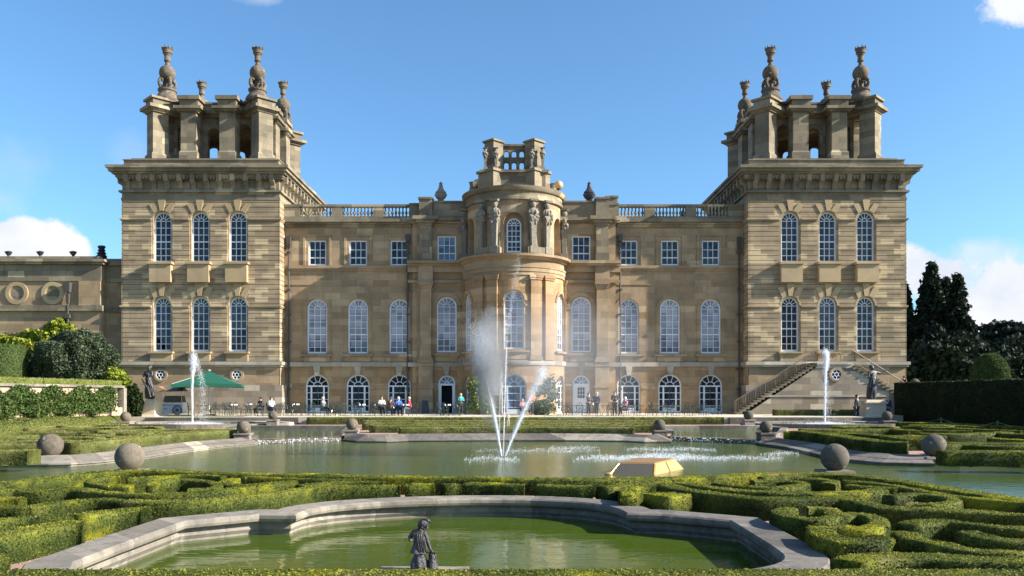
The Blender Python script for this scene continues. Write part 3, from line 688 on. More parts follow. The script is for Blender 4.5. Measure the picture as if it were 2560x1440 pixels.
for s in (-1, 1):
    mx = (lambda x: x) if s < 0 else (lambda x: -x)
    X = lambda a, b: sorted((mx(a), mx(b)))
    ms = TC*(1 if s < 0 else -1)
    up = [dict(c=mx(c), w=1.40, z0=12.66, z1=16.64) for c in TW]; dn = [dict(c=mx(c), w=1.40, z0=5.62, z1=9.92) for c in TW]
    tw = MB(); a, b = X(XL, XR); tw.wall(fl(T), a, b, 4.4, 18.3, up+dn, .34)
    for x in (a, b): tw.add([(x,T,4.4),(x,T+12.3,4.4),(x,T+12.3,18.3),(x,T,18.3)], [(0,1,2,3)])
    tw.box(a+.02, b-.02, T+12.0, T+12.3, 4.4, 18.3); tw.box(a+.02, b-.02, T+.6, T+12, 18.25, 18.29); tw.box(a+.5, b-.5, T+.5, T+.52, 4.4, 18.2)
    # rusticated courses, cut round the window openings in steps
    z = 4.80; n = 0; PJ = .07
    while z < 17.5:
        z1 = z+CO; g = .05; za_, zb_ = z+g/2, z1-g/2
        segs = [(a, b)]
        for o in up+dn:
            if z1 < o['z0']+.1 or z > o['z1']+.25: continue
            h = .70+.12; zs = o['z1']-.70; zm = (z+z1)/2
            if zm > zs: dz = min(1, max(0, (zm-zs))/.98); h = .82*math.sqrt(max(.08, 1-dz*dz))
            ns = []
            for p, q in segs:
                if o['c']+h <= p or o['c']-h >= q: ns.append((p, q)); continue
                if o['c']-h > p: ns.append((p, o['c']-h))
                if o['c']+h < q: ns.append((o['c']+h, q))
            segs = ns
        for p, q in segs: tw.box(p, q, T-PJ, T+.02, za_, zb_)
        tw.box(a-PJ, a+.02, T-PJ, T+12.3+PJ, za_, zb_); tw.box(b-.02, b+PJ, T-PJ, T+12.3+PJ, za_, zb_)
        z = z1
    o = part('tower_wall', tw, 'tower_ashlar')
    bs = MB(); ocl = [dict(c=mx(c), w=.94, z0=3.22, z1=4.16, arch=0) for c in ((-27.85, -21.85) if s < 0 else ())]
    bs.wall(fl(T-.02), a-.06, b+.06, .4, 4.45, [], .2); bs.box(a-.08, a-.02, T-.02, T+12, .4, 4.45); bs.box(b+.02, b+.08, T-.02, T+12, .4, 4.45)
    part('tower_base', bs, 'grey_ashlar')
    bs = MB(); bs.box(a-.28, b+.28, T-.14, T+12, .4, 2.95); part('tower_plinth', bs, 'rough_plinth_stone')
    md = MB()
    for z0, z1, p in ((9.12, 9.24, .18), (9.04, 9.12, .12), (16.0, 16.12, .20), (15.92, 16.0, .13)):
        segs = [(a-p, b+p)]
        for c in [mx(c) for c in TW]:
            ns = []
            for p0, q0 in segs:
                if p0 < c-.84 < q0: ns += [(p0, c-.84), (c+.84, q0)]
                else: ns.append((p0, q0))
            segs = ns
        for p0, q0 in segs: md.box(p0, q0, T-p, T+.03, z0, z1)
        md.box(a-p, a+.03, T+.03, T+12.3, z0, z1); md.box(b-.03, b+p, T+.03, T+12.3, z0, z1)
    part('string_course', md, 'tower_ashlar')
    md = MB(); md.box(a-.30, b+.30, T-.30, T+12.4, 4.55, 4.80); md.box(a-.2, b+.2, T-.20, T+12.3, 4.40, 4.55); part('base_ledge', md, 'pale_ledge_stone')
    for c in [mx(c) for c in TW]:
        ap = MB(); ap.box(c-.84, c+.84, T-.50, T+.03, 11.03, 12.44); ap.box(c-.97, c+.97, T-.62, T+.03, 12.44, 12.56); ap.box(c-.93, c+.93, T-.56, T+.03, 12.56, 12.64)
        part('window_apron', ap, 'apron_stone'); ap = MB(); ap.box(c-.97, c+.97, T-.42, T+.03, 5.44, 5.58); ap.box(c-.85, c+.85, T-.28, T+.03, 4.82, 5.44)
        part('window_sill', ap, 'apron_stone')
        for z0, z1 in ((9.98, 10.98), (16.70, 17.55)):
            ap = MB()
            P = [(c-.15, z0), (c+.15, z0), (c+.30, z1), (c-.30, z1)]
            ap.add([(x, T-.16, z) for x, z in P]+[(x, T+.03, z) for x, z in P], [(0,1,2,3),(0,4,5,1),(1,5,6,2),(2,6,7,3),(3,7,4,0)])
            for e in (-1, 1):
                P = [(c+e*.22, z0+.02), (c+e*.62, z0-.20), (c+e*1.02, z1-.35), (c+e*.62, z1-.25)]
                ap.add([(x, T-.12, z) for x, z in P]+[(x, T+.03, z) for x, z in P], [(0,1,2,3),(0,4,5,1),(1,5,6,2),(2,6,7,3),(3,7,4,0)])
            ap.arch(fl(T), c, z0-.76, .72, .86, -.085, .02, 16)
            part('keystone', ap, 'apron_stone')
    for k, c in enumerate(TW if s < 0 else [-TW[2], -TW[1], -TW[0]]):
        window(c, T+.20, 12.66, 1.40, 3.98, True, 3, 6, 'sash', 'glass_blue')
        window(c, T+.20, 5.62, 1.40, 4.3, True, 3, 6, 'sash', tower_glass[s][k])
    # entablature with brackets
    en = MB()
    en.box(a-.10, b+.10, T-.10, T+12.4, 17.55, 17.75); en.box(a-.05, b+.05, T-.05, T+12.35, 17.75, 18.15); en.box(a-.24, b+.24, T-.24, T+12.5, 18.15, 18.3)
    en.box(a-.02, b+.02, T-.03, T+12.33, 18.3, 19.5); en.box(a-.34, b+.34, T-.34, T+12.6, 19.18, 19.3)
    en.box(a-.60, b+.60, T-.60, T+12.9, 19.5, 19.66); en.box(a-.80, b+.80, T-.80, T+13.1, 19.66, 19.9); en.box(a-.95, b+.95, T-.95, T+13.2, 19.9, 20.12)
    en.box(a-.42, b+.42, T-.42, T+12.7, 19.3, 19.5)
    nb = 12
    for k in range(nb):
        x = a+.45+(b-a-.9)*k/(nb-1)
        P = [(-.03,18.32),(-.16,18.32),(-.2,18.5),(-.16,18.68),(-.3,18.85),(-.52,18.95),(-.56,19.15),(-.56,19.50),(-.03,19.50)]
        en.add([(x-.17, T+p, z) for p, z in P]+[(x+.17, T+p, z) for p, z in P], [tuple(range(9)), tuple(range(17,8,-1))]+[(i,(i+1)%9,9+(i+1)%9,9+i) for i in range(9)])
        y = T+.45+11.4*k/(nb-1)
        for xx, sg in ((a, -1), (b, 1)):
            en.add([(xx-sg*p, y-.17, z) for p, z in P]+[(xx-sg*p, y+.17, z) for p, z in P], [tuple(range(9)), tuple(range(17,8,-1))]+[(i,(i+1)%9,9+(i+1)%9,9+i) for i in range(9)])
    for k in range(46):
        x = a+.2+(b-a-.4)*k/45; en.box(x-.06, x+.06, T-.44, T-.34, 19.12, 19.3)
    part('tower_cornice', en, 'weathered_stone')
    st = MB(); st.box(a+.05, b-.05, T+.05, T+12.25, 20.12, 20.72); st.box(a-.02, b+.02, T-.02, T+12.32, 20.72, 20.80); st.box(a+.45, b-.45, T+.45, T+11.9, 20.80, 21.0)
    part('belvedere_step', st, 'weathered_stone')
    # open belvedere: arcaded core, middle piers, diagonal corner piers
    bc = MB(); CY = T+6.17; Hf = 3.3; Z0, Z1 = 21.0, 24.98
    bo = [dict(c=0, w=1.02, z0=21.02, z1=24.15)]+[dict(c=e*2.45, w=1.15, z0=21.02, z1=24.5) for e in (-1, 1)]
    for q in range(4):
        ca, sa = math.cos(q*PI/2), math.sin(q*PI/2)
        def ff(u, d, z, ca=ca, sa=sa):
            x, y = u, -Hf+d; return (ms+x*ca-y*sa, CY+x*sa+y*ca, z)
        hh = Hf if q % 2 == 0 else Hf-.41
        bc.wall(ff, -hh, hh, Z0, Z1, bo, .4); bc.wall(ff, -hh+.4*(q % 2 == 0), hh-.4*(q % 2 == 0), Z0, Z1, bo, 0, d=.4, reveal=False)
        bc.arch(ff, 0, 23.64, .53, .68, -.06, .02, 14)
        for e in (-1, 1):
            cx_, cy_ = e*1.56, -Hf-.80
            X_, Y_ = ms+cx_*ca-cy_*sa, CY+cx_*sa+cy_*ca
            bc.rbox(X_, Y_, Z0, Z0+.75, 1.45, 1.5, q*PI/2); bc.rbox(X_, Y_, Z0+.75, Z0+.9, 1.45, 1.5, q*PI/2, .86); bc.rbox(X_, Y_, Z0+.9, Z1, 1.24, 1.28, q*PI/2)
    for ex in (-1, 1):
        for ey in (-1, 1):
            X_, Y_ = ms+ex*4.25, CY+ey*4.25
            bc.rbox(X_, Y_, Z0, Z0+.55, 1.5, 1.5, PI/4); bc.rbox(X_, Y_, Z0+.55, Z0+.7, 1.5, 1.5, PI/4, .86); bc.rbox(X_, Y_, Z0+.7, Z1, 1.24, 1.24, PI/4)
    part('belvedere', bc, 'weathered_stone')
    be = MB()
    def slabs(g, dz, z0, z1, cap):       # one moulding following the plan; pieces step 3 mm so no faces share a plane
        be.box(ms-Hf-.25-g, ms+Hf+.25+g, CY-Hf-.25-g, CY+Hf+.25+g, z0, z1)
        for k, e in enumerate((-1, 1)):
            dd = .004
            be.box(ms+e*1.53-.78-g, ms+e*1.53+.78+g, CY-Hf-1.5-g, CY+Hf+1.5+g, z0-dd, z1+dd+cap)
            be.box(ms-Hf-1.49-g, ms+Hf+1.49+g, CY+e*1.53-.78-g, CY+e*1.53+.78+g, z0-2*dd, z1+2*dd+cap)
        for k, (ex, ey) in enumerate(((-1,-1),(1,-1),(-1,1),(1,1))):
            be.rbox(ms+ex*4.2, CY+ey*4.2, z0-3*.004, z1+3*.004, 1.55+2*g, 1.55+2*g, PI/4)
            be.rbox(ms+ex*3.5, CY+ey*3.5, z0-4*.004, z1+4*.004, 1.55+2*g, 1.5+2*g, PI/4)
    slabs(.0, 0, 24.98, 25.1, 0); slabs(.12, 0, 25.1, 25.22, 0); slabs(.32, 0, 25.22, 25.44, 0); slabs(-.04, 0, 25.44, 26.0, .12); slabs(.12, 0, 26.02, 26.18, .14)
    for q in range(4):
        ca, sa = math.cos(q*PI/2), math.sin(q*PI/2)
        for e in (-1, 1):
            for k in range(8):
                x, y = e*1.53-.7+1.4*k/7, -Hf-1.6; be.rbox(ms+x*ca-y*sa, CY+x*sa+y*ca, 25.0, 25.1, .09, .12, q*PI/2)
    part('belvedere_cornice', be, 'weathered_stone')
    for ex in (-1, 1):
        for ey in (-1, 1): link('finial', fin_me, palace, (ms+ex*3.7, CY+ey*3.7-W, 26.2-.6), random.uniform(-.1, .1))
# round windows in the left tower base
def oculus(x, y, z, r, parent=palace):
    g = MB(); g.add([(r*math.cos(2*PI*k/20), 0, r*math.sin(2*PI*k/20)) for k in range(20)], [tuple(range(20))])
    o = g.build('round_window', MAT['glass_dark'], parent, loc=(x, y-(W if parent is palace else 0), z-(.6 if parent is palace else 0)))
    fr = MB(); F0 = lambda u, d, z: (u, d, z)
    fr.arch(F0, 0, 0, r-.045, r+.0, -.05, .01, 24, 0, 2*PI); fr.arch(F0, 0, 0, .12, .17, -.04, .01, 12, 0, 2*PI)
    for k in range(6):
        a = PI*k/3+PI/6; fr.tube([(.17*math.cos(a), -.02, .17*math.sin(a)), ((r-.05)*math.cos(a), -.02, (r-.05)*math.sin(a))], .022, 4)
    fr.build('frame', MAT['white_paint'], o)
    sr = MB(); sr.arch(F0, 0, 0, r, r+.16, -.07, .02, 24, 0, 2*PI); sr.build('surround', MAT['grey_ashlar'], o); return o
oculus(xa(403, T), T-.06, za(937, T), .38); oculus(xa(593, T), T-.06, za(937, T), .38)
# ---- roof ornaments
urn = MB(); urn.lathe([(.25,0),(.28,.1),(.2,.14),(.34,.3),(.44,.5),(.46,.62),(.36,.66),(.40,.72),(.38,.8),(.24,.95),(.16,1.15),(.13,1.4),(.15,1.5),(.10,1.55),(.03,1.62)], n=14, fold=lambda a, z: 1+.12*math.cos(6*a) if .2 < z < 1.2 else 1)
for px in (1102, 1473): link('roof_urn', urn.mesh('urn', MAT['dark_lead'] if px > 1285 else MAT['carved_stone'], True), palace, (xa(px, W), 0, 17.15))
for px, py in ((1193, 459), (1397, 463)):
    o = MB().ball((0,0,0), .36, 18, 12).build('gilded_ball', MAT['gilding'], palace, True, (xa(px, 67), 1, za(py, 67)-.6))
    b = MB(); b.lathe([(.12,-.9),(.12,-.38),(.2,-.34),(.2,-.3)], n=10); b.build('stem', MAT['dark_lead'], o)
    b = MB(); sg = -1 if px < 1285 else -1; b.lathe([(.42,-1.2),(.3,-.4),(.24,0),(.28,.28),(.34,.32),(.1,.36)], (sg*.42, .9, 0), 10); b.build('chimney_pot', MAT['carved_stone'], o)
ch = MB(); x = xa(1535, W); ch.box(x-.48, x+.48, W+1.5, W+2.4, 16, 18.45); ch.box(x-.55, x+.55, W+1.4, W+2.5, 18.45, 18.6); part('chimney', ch, 'weathered_stone')
sp_ = MB(); sp_.lathe([(.3,0),(.35,.1),(.12,.3),(.16,.5),(.05,.7),(.02,1.)], (xa(1707, 70), 70, 17.3), 10); part('roof_spike', sp_, 'dark_lead')
# ---- low wing on the left, built against the tower
wing = empty('garden_wing', (-38, 64.9, .6)); tag(wing, 'low stone wing with round blind niches to the left of the palace', 'building')
def wpart(name, mb, m, sm=False):
    o = mb.build(name, MAT[m], wing, sm); o.matrix_parent_inverse = Matrix.Translation((38, -64.9, -.6)); return o
D = 64.9; Zw = lambda py: za(py, D); Xw = lambda px: xa(px, D)
wb = MB(); x1 = Xw(253); x0 = -62
f = fl(D); wb.box(x0, x1, D, D+9, .4, Zw(648)); wb.box(x1-.02, -30.9, D+.7, D+9, .4, Zw(650))
wb.box(Xw(199), x1+.003, D-.16, D+.01, Zw(765), Zw(703)+.003)
wpart('wall', wb, 'grey_ashlar')
m_ = MB(); m_.box(x0, x1+.05, D-.12, D+.02, Zw(703), Zw(662)); m_.box(x0, x1+.3, D-.3, D+.3, Zw(662), Zw(656)); m_.box(x0, x1+.5, D-.5, D+.5, Zw(656), Zw(650)); m_.box(x0, x1+.22, D-.28, D+.02, Zw(778), Zw(764))
m_.box(x1+.5, -30.95, D+.3, D+1, Zw(662), Zw(652)); m_.box(x1+.06, -30.95, D+.5, D+.72, Zw(778), Zw(766)); m_.box(x1+.06, -30.95, D+.55, D+.72, Zw(703), Zw(662))
wpart('cornice', m_, 'weathered_stone')
m_ = MB(); m_.box(x0, x1-.2, D+.1, D+.6, Zw(650), Zw(640)); m_.box(x1-.2, -30.95, D+1.1, D+1.5, Zw(652), Zw(641)); wpart('parapet', m_, 'weathered_stone')
for px in (43, 133, -46, -136):
    m_ = MB(); m_.arch(f, Xw(px), Zw(733), .60, .90, -.10, .02, 28, 0, 2*PI); m_.arch(f, Xw(px), Zw(733), .54, .61, -.05, .02, 28, 0, 2*PI)
    wpart('round_niche', m_, 'apron_stone'); q_ = MB(); q_.add([(Xw(px)+.6*math.cos(k*PI/12), D-.012, Zw(733)+.6*math.sin(k*PI/12)) for k in range(24)], [tuple(range(24))]); wpart('niche_dark_disc', q_, 'weathered_stone')  # flat dark disc: the shade of a recess put into its colour
m_ = MB(); x = Xw(174); m_.tube([(x, D-.25, 1), (x, D-.25, Zw(712))], .07, 8); m_.rbox(x, D-.3, Zw(732), Zw(708), .42, .34, 0, 1.3); m_.rbox(x, D-.25, Zw(796), Zw(786), .35, .25); m_.rbox(x, D-.25, Zw(760), Zw(735), .2, .2, 0, 1.3); wpart('drainpipe', m_, 'lead_pipe')
ur = MB(); ur.lathe([(.1,0),(.1,.15),(.16,.2),(.28,.42),(.24,.45),(.1,.5)], n=12, fold=lambda a, z: 1+.1*math.cos(5*a)); um = ur.mesh('urn', MAT['dark_lead'], True)
for px in (10, 90, 173): link('roof_urn', um, wing, (Xw(px)+38, .6, Zw(640)-.6))
ur = MB(); ur.lathe([(.5,0),(.52,.2),(.36,.35),(.42,.45),(.28,.6),(.36,.7),(.22,.85),(.3,.95),(.2,1.05),(.3,1.2),(.26,1.32),(.1,1.36)], n=12, fold=lambda a, z: 1+.1*math.cos(5*a))
link('roof_finial', ur.mesh('finial', MAT['dark_lead'], True), wing, (xa(256, 67)+38, 2, Zw(645)-.6))
# ================================================================== GROUND AND WATER
NORTH = [(-60,25.0),(-15.6,25.2),(-13.7,25.3),(-13.0,26.6),(-12.7,28.4),(-12.6,30.5),(-12.4,32.4),(-11.95,34.3),(-11.3,35.5),(-11.4,36.6),(-8.2,39.3),(-7.3,38.0),(-5.9,37.9),(-5.0,38.6),
         (-2.5,38.9),(0,39),(2.5,38.9),(5.1,38.5),(6.0,37.6),(7.2,37.7),(7.5,39.2),(10.9,36.6),(10.8,35.3),(11.1,33),(11.0,31),(10.9,29),(10.95,27.2),(11.6,25.7),(13,25.3),(60,25.0)]
ISLE = [(60,6.5),(9.4,8),(9.1,11.5),(8.9,13.6),(8.5,15.4),(8.1,17.3),(7.4,18.9),(5.6,18.2),(3.4,17.6),(0,17.3),(-5,18.3),(-8.8,19.3),(-10.1,17.4),(-10.3,15),(-10.3,8),(-60,6.5)]
ML = [(-11.6,37.2),(-14.0,41),(-15.8,46),(-15.6,48.5),(-9.9,48.5),(-8.9,42),(-8.5,39.8)]
MR = [(7.7,39.8),(8.2,42),(9.2,48.5),(14.7,48.5),(15,46),(13.2,41),(11.1,37.2)]
BAS = [(-5.0,9.1),(-5.0,10.2),(-4.94,12.1),(-4.0,12.85),(-3.48,12.8),(-3.42,13.3),(-3.2,13.7),(-2.8,14.05),(-1.95,14.45),(-.99,14.66),(-.2,14.68),(.56,14.55),(1.2,14.25),(1.64,13.75),(1.80,13.35),(1.86,12.9),(2.34,12.8),(2.95,12.4),(3.30,12.16),(3.27,10.2),(3.2,9.4),(2.9,8.9),(2.3,8.5),(-4.0,8.25),(-4.7,8.45)]
def grow(poly, o):
    n = len(poly); out = []
    for i, (x, y) in enumerate(poly):
        a, b = poly[i-1], poly[(i+1) % n]; d1 = Vector((x-a[0], y-a[1])).normalized(); d2 = Vector((b[0]-x, b[1]-y)).normalized()
        n1, n2 = Vector((-d1.y, d1.x)), Vector((-d2.y, d2.x)); q = (n1+n2).normalized(); q = q/max(.5, q.dot(n1)); out.append((x+q.x*o, y+q.y*o))
    return out
def sheet(name, loops, z, m, label=None, kind='structure'):
    vs = [p for l in loops for p in l]; fs = tessellate_polygon([[Vector((x, y, 0)) for x, y in l] for l in loops])
    mb = MB(); mb.add([(x, y, z) for x, y in vs], [tuple(f) for f in fs])
    for i, f in enumerate(mb.f):
        a, b, c = [Vector(mb.v[k]) for k in f]
        if (b-a).cross(c-a).z < 0: mb.f[i] = f[::-1]
    o = mb.build(name, MAT[m]); tag(o, label, kind=kind); return o
UL = [(-19.5+5.2*math.cos(t), 51.4+3.1*math.sin(t)) for t in [2*PI*k/28 for k in range(28)]][::-1]
UR = [(19.9+5.2*math.cos(t), 51.4+3.1*math.sin(t)) for t in [2*PI*k/28 for k in range(28)]][::-1]
mainpool = NORTH+ISLE
sheet('ground', [[(-1500,-60),(1500,-60),(1500,3000),(-1500,3000)], grow(mainpool, .3)[::-1], grow(ML, .1), grow(MR, .1), grow(BAS, .2)], .21, 'gravel')
sheet('pool_water', [grow(mainpool, .4)], 0, 'pool_water'); sheet('basin_water', [grow(BAS, .15)], .05, 'still_water')
sheet('upper_pool_water', [grow(ML, .15)], .16, 'upper_water'); sheet('upper_pool_water', [grow(MR, .15)], .16, 'upper_water')
sheet('fountain_water', [UL], .36, 'upper_water'); sheet('fountain_water', [UR], .36, 'upper_water')
tr_ = MB(); tr_.prism([(-26.28,55.3),(24.6,55.3),(24.6,58.9),(60,58.9),(60,90),(-26.28,90)], .1, .70); tag(tr_.build('terrace', MAT['terrace_gravel']), kind='structure')
lw = MB(); lw.prism([(-24,55.9),(-18.5,55.9),(-18.5,57.0),(-24,57.2)], .5, .72); tag(lw.build('grass_strip', MAT['lawn']), kind='structure')
lw = MB(); lw.prism([(-80, 20), (-26.3, 20), (-26.3, 58), (-30, 66), (-30, 90), (-80, 90)], .1, 2.35); tag(lw.build('upper_lawn', MAT['lawn']), kind='structure')
lw = MB(); lw.prism([(29.6, 20), (90, 20), (90, 200), (31.2, 200), (31.2, 62.5), (29.6, 61)], .1, 2.0); tag(lw.build('upper_garden_lawn', MAT['lawn']), kind='structure')
lw = MB(); sec_ = [(22,-23.2,1.1),(47.0,-23.0,1.1),(49.2,-24.9,1.1),(54.2,-25.0,1.0)]
lw.add([q for y, xr, zt in sec_ for q in ((-26.3,y,zt),(xr,y,.24),(xr,y,0),(-26.3,y,0))], [(k*4+e, k*4+(e+1)%4, k*4+4+(e+1)%4, k*4+4+e) for k in range(3) for e in range(4)]+[(0,1,2,3),(15,14,13,12)])
P, nn = sample(lw, 420); nn[nn[:,2] < 0] *= -1; k = (nn[:,2] > .5)&(P[:,2] > .2); V, rd = leaves(P[k], .05, nn[k], 1.5, 2.)
o = link('grass_bank', leafmesh('grass_bank', MAT['grass_leaf'], V, rd, lw, .35)); tag(o, kind='structure')

# ---- stone edging of the pools
def thing_mb(mb, name, m, label, cat, group=None, smooth=False):
    o = mb.build(name, MAT[m], None, smooth); tag(o, label, cat, group); return o
def dens(path, step):
    out = []
    for a, b in zip(path, path[1:]):
        k = max(1, int(math.dist(a, b)/step))
        out += [(a[0]+(b[0]-a[0])*j/k, a[1]+(b[1]-a[1])*j/k) for j in range(k)]
    return out+[path[-1]]
prof = [(.0,-.5),(.0,.05),(-.05,.07),(-.05,.11),(.08,.14),(.78,.31),(.9,.31),(.9,.0)]
c1 = [(x, y) for x, y, z in catmull([(x, y, 0) for x, y in NORTH[1:10]], .5)]
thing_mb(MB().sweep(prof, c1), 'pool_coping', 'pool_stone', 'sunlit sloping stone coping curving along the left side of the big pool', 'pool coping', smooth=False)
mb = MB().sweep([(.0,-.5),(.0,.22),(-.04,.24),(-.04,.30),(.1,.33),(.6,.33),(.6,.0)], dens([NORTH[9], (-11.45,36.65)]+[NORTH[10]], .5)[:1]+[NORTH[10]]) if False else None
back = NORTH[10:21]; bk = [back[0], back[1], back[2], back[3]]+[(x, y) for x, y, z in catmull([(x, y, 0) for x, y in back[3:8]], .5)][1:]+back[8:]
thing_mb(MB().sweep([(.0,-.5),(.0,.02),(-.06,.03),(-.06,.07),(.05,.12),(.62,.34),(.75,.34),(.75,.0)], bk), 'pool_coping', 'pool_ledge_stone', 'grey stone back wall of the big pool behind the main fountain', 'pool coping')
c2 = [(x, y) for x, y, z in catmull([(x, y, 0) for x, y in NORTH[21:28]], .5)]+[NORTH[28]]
thing_mb(MB().sweep(prof, c2), 'pool_coping', 'pool_ledge_stone', 'shaded sloping stone coping curving along the right side of the big pool', 'pool coping')  # shade of this side is put into the darker stone colour
lowp = [(.0,-.5),(.0,.30),(.02,.33),(.42,.33),(.42,0)]
thing_mb(MB().sweep(lowp, [(-60,25.0),(-16.4,25.2)]), 'pool_kerb', 'pool_stone', 'low stone kerb at the left edge of the photo beyond the left pool arm', 'kerb')
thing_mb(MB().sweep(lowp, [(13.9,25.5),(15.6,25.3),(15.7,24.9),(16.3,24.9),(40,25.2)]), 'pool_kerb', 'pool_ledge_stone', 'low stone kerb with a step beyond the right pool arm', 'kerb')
for s_, P_ in ((-1, ((-11.75,36.75), (-8.35,39.5))), (1, ((7.55,39.5), (11.15,36.75)))):
    thing_mb(MB().sweep([(.32,-.4),(.32,.13),(.2,.16),(.02,.16),(-.03,.14),(-.05,-.4)][::-1], P_), 'weir', 'pool_ledge_stone', 'dark wet stone weir between the big pool and the upper pool on the '+('left' if s_ < 0 else 'right'), 'weir')
    mb = MB(); 
    for k in range(150):
        t = random.random(); x = P_[0][0]+(P_[1][0]-P_[0][0])*t; y = P_[0][1]+(P_[1][1]-P_[0][1])*t-.1; z = random.uniform(.0,.17); mb.ball((x, y-(.17-z)*.3, z), random.uniform(.010,.02), 4, 3, (2.5 if z > .14 else 1,1,1))
    thing_mb(mb, 'weir_water', 'droplet', 'thin white water running over the '+('left' if s_ < 0 else 'right')+' weir', 'water'); C.objects[-1]['kind'] = 'stuff'
    for PP, nm in ((ML, 'left'), (MR, 'right')):
        if (s_ < 0) == (nm == 'left'):
            thing_mb(MB().sweep([(0,-.3),(0,.36),(.4,.38),(.4,0)], (PP[:6] if s_ < 0 else PP[1:6]) if s_ < 0 else PP[1:6]+[PP[6]]), 'pool_kerb', 'pool_ledge_stone', 'stone kerb around the '+nm+' upper pool', 'kerb')
for U, nm in ((UL, 'left'), (UR, 'right')):
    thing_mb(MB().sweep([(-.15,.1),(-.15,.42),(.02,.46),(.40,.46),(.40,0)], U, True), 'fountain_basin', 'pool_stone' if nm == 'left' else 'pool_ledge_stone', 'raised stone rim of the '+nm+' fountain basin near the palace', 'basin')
    sg = -1 if nm == 'left' else 1
    mb = MB(); mb.box(*sorted((sg*14.5, sg*24.8)), 54.95, 55.35, .2, .66); thing_mb(mb, 'terrace_wall', 'pool_ledge_stone', 'low dark terrace wall behind the '+nm+' fountain basin', 'wall')
bprof = [(.05,-.4),(.05,.08),(.01,.14),(.03,.20),(.03,.225),(-.06,.245),(-.10,.27),(-.115,.31),(-.11,.36),(-.08,.383),(.38,.385),(.40,.37),(.40,.1)]
bsm = BAS[:5]+[(x, y) for x, y, z in catmull([(x, y, 0) for x, y in BAS[4:16]], .22)][1:]+BAS[16:20]+[(x, y) for x, y, z in catmull([(x, y, 0) for x, y in BAS[19:23]], .15)][1:]+BAS[23:]
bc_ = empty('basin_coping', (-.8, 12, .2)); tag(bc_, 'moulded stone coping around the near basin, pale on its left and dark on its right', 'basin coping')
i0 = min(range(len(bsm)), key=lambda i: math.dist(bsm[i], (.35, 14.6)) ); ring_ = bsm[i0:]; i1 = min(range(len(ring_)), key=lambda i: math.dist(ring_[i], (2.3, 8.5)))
for nm, seg, m_ in (('dark_section', ring_[:i1+1], 'pool_ledge_stone'), ('pale_section', ring_[i1:]+bsm[:i0+1], 'pool_stone')):  # right section's darker stone: weathering, with its shade put into the colour
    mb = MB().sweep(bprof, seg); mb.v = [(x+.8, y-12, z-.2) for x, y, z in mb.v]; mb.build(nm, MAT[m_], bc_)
mb = MB(); mb.prism([(-1.42,8.2),(-.48,8.2),(-.48,8.78),(-1.42,8.78)], .2, .40); thing_mb(mb, 'stone_slab', 'pool_stone', 'flat stone slab under the bronze child statue', 'slab')
for p in ((-1, [(0,1093),(175,1096)]), (1, [(2360,1098),(2560,1102)])):
    a, b = at(*p[1][0], 2.0), at(*p[1][1], 2.0)
    if p[0] < 0: a = (a[0]-12, a[1])
    else: b = (b[0]+12, b[1])
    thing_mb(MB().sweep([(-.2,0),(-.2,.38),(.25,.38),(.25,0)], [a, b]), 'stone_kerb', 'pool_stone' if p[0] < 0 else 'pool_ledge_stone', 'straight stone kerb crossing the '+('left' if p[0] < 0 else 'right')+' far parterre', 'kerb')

# ---- stone balls
def stone_ball(x, y, zc, r, bz, label, pw=.8, group='stone balls around the pools'):
    t = empty('stone_ball', (x, y, bz)); tag(t, label, 'stone ball', group)
    b = MB().ball((0,0,0), r, 32, 20).build('ball', MAT['lichen_stone' if x < 0 else 'shaded_lichen_stone'], t, True, (0,0,zc-bz)); b.rotation_euler = (random.random(), 1, random.random())  # right-hand balls use the darker copy, dirt plus shade in the colour
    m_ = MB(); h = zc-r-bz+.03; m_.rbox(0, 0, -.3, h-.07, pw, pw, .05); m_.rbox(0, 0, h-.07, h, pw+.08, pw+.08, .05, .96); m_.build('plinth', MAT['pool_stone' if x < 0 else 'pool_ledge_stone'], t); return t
stone_ball(-10.1, 21.5, .60, .37, -.1, 'large sunlit stone ball standing in the water behind the left hedges', .7)
stone_ball(8.35, 21.3, .60, .36, -.1, 'large dark stone ball standing in the water to the right of the golden car', .7)
stone_ball(-14.85, 26.2, .60, .385, 0, 'large sunlit stone ball on a pale block at the far left pool kerb', .95)
stone_ball(13.45, 26.2, .60, .37, 0, 'large shaded stone ball on a block beyond the right pool arm', .95)
stone_ball(-12.2, 36.9, .76, .30, .2, 'stone ball on a square plinth at the left end of the left weir', .66)
stone_ball(11.4, 37.0, .76, .285, .2, 'stone ball on a plinth at the right end of the right weir', .66)
stone_ball(-7.9, 39.9, .77, .29, 0, 'stone ball on a plinth where the left weir meets the back wall', .62)
stone_ball(7.1, 39.9, .75, .28, 0, 'stone ball on a plinth where the right weir meets the back wall', .62)
stone_ball(-23.5, 49.5, .87, .305, .2, 'small stone ball left of the left fountain basin', .75)
stone_ball(-14.5, 49.2, .97, .28, .1, 'small stone ball on a tall plinth right of the left fountain basin', .62)
stone_ball(14.1, 49.2, .98, .29, .1, 'small stone ball left of the right fountain basin below the stairs', .62)
stone_ball(22.8, 50.0, .90, .30, .2, 'small dark stone ball in front of the right statue', .75)

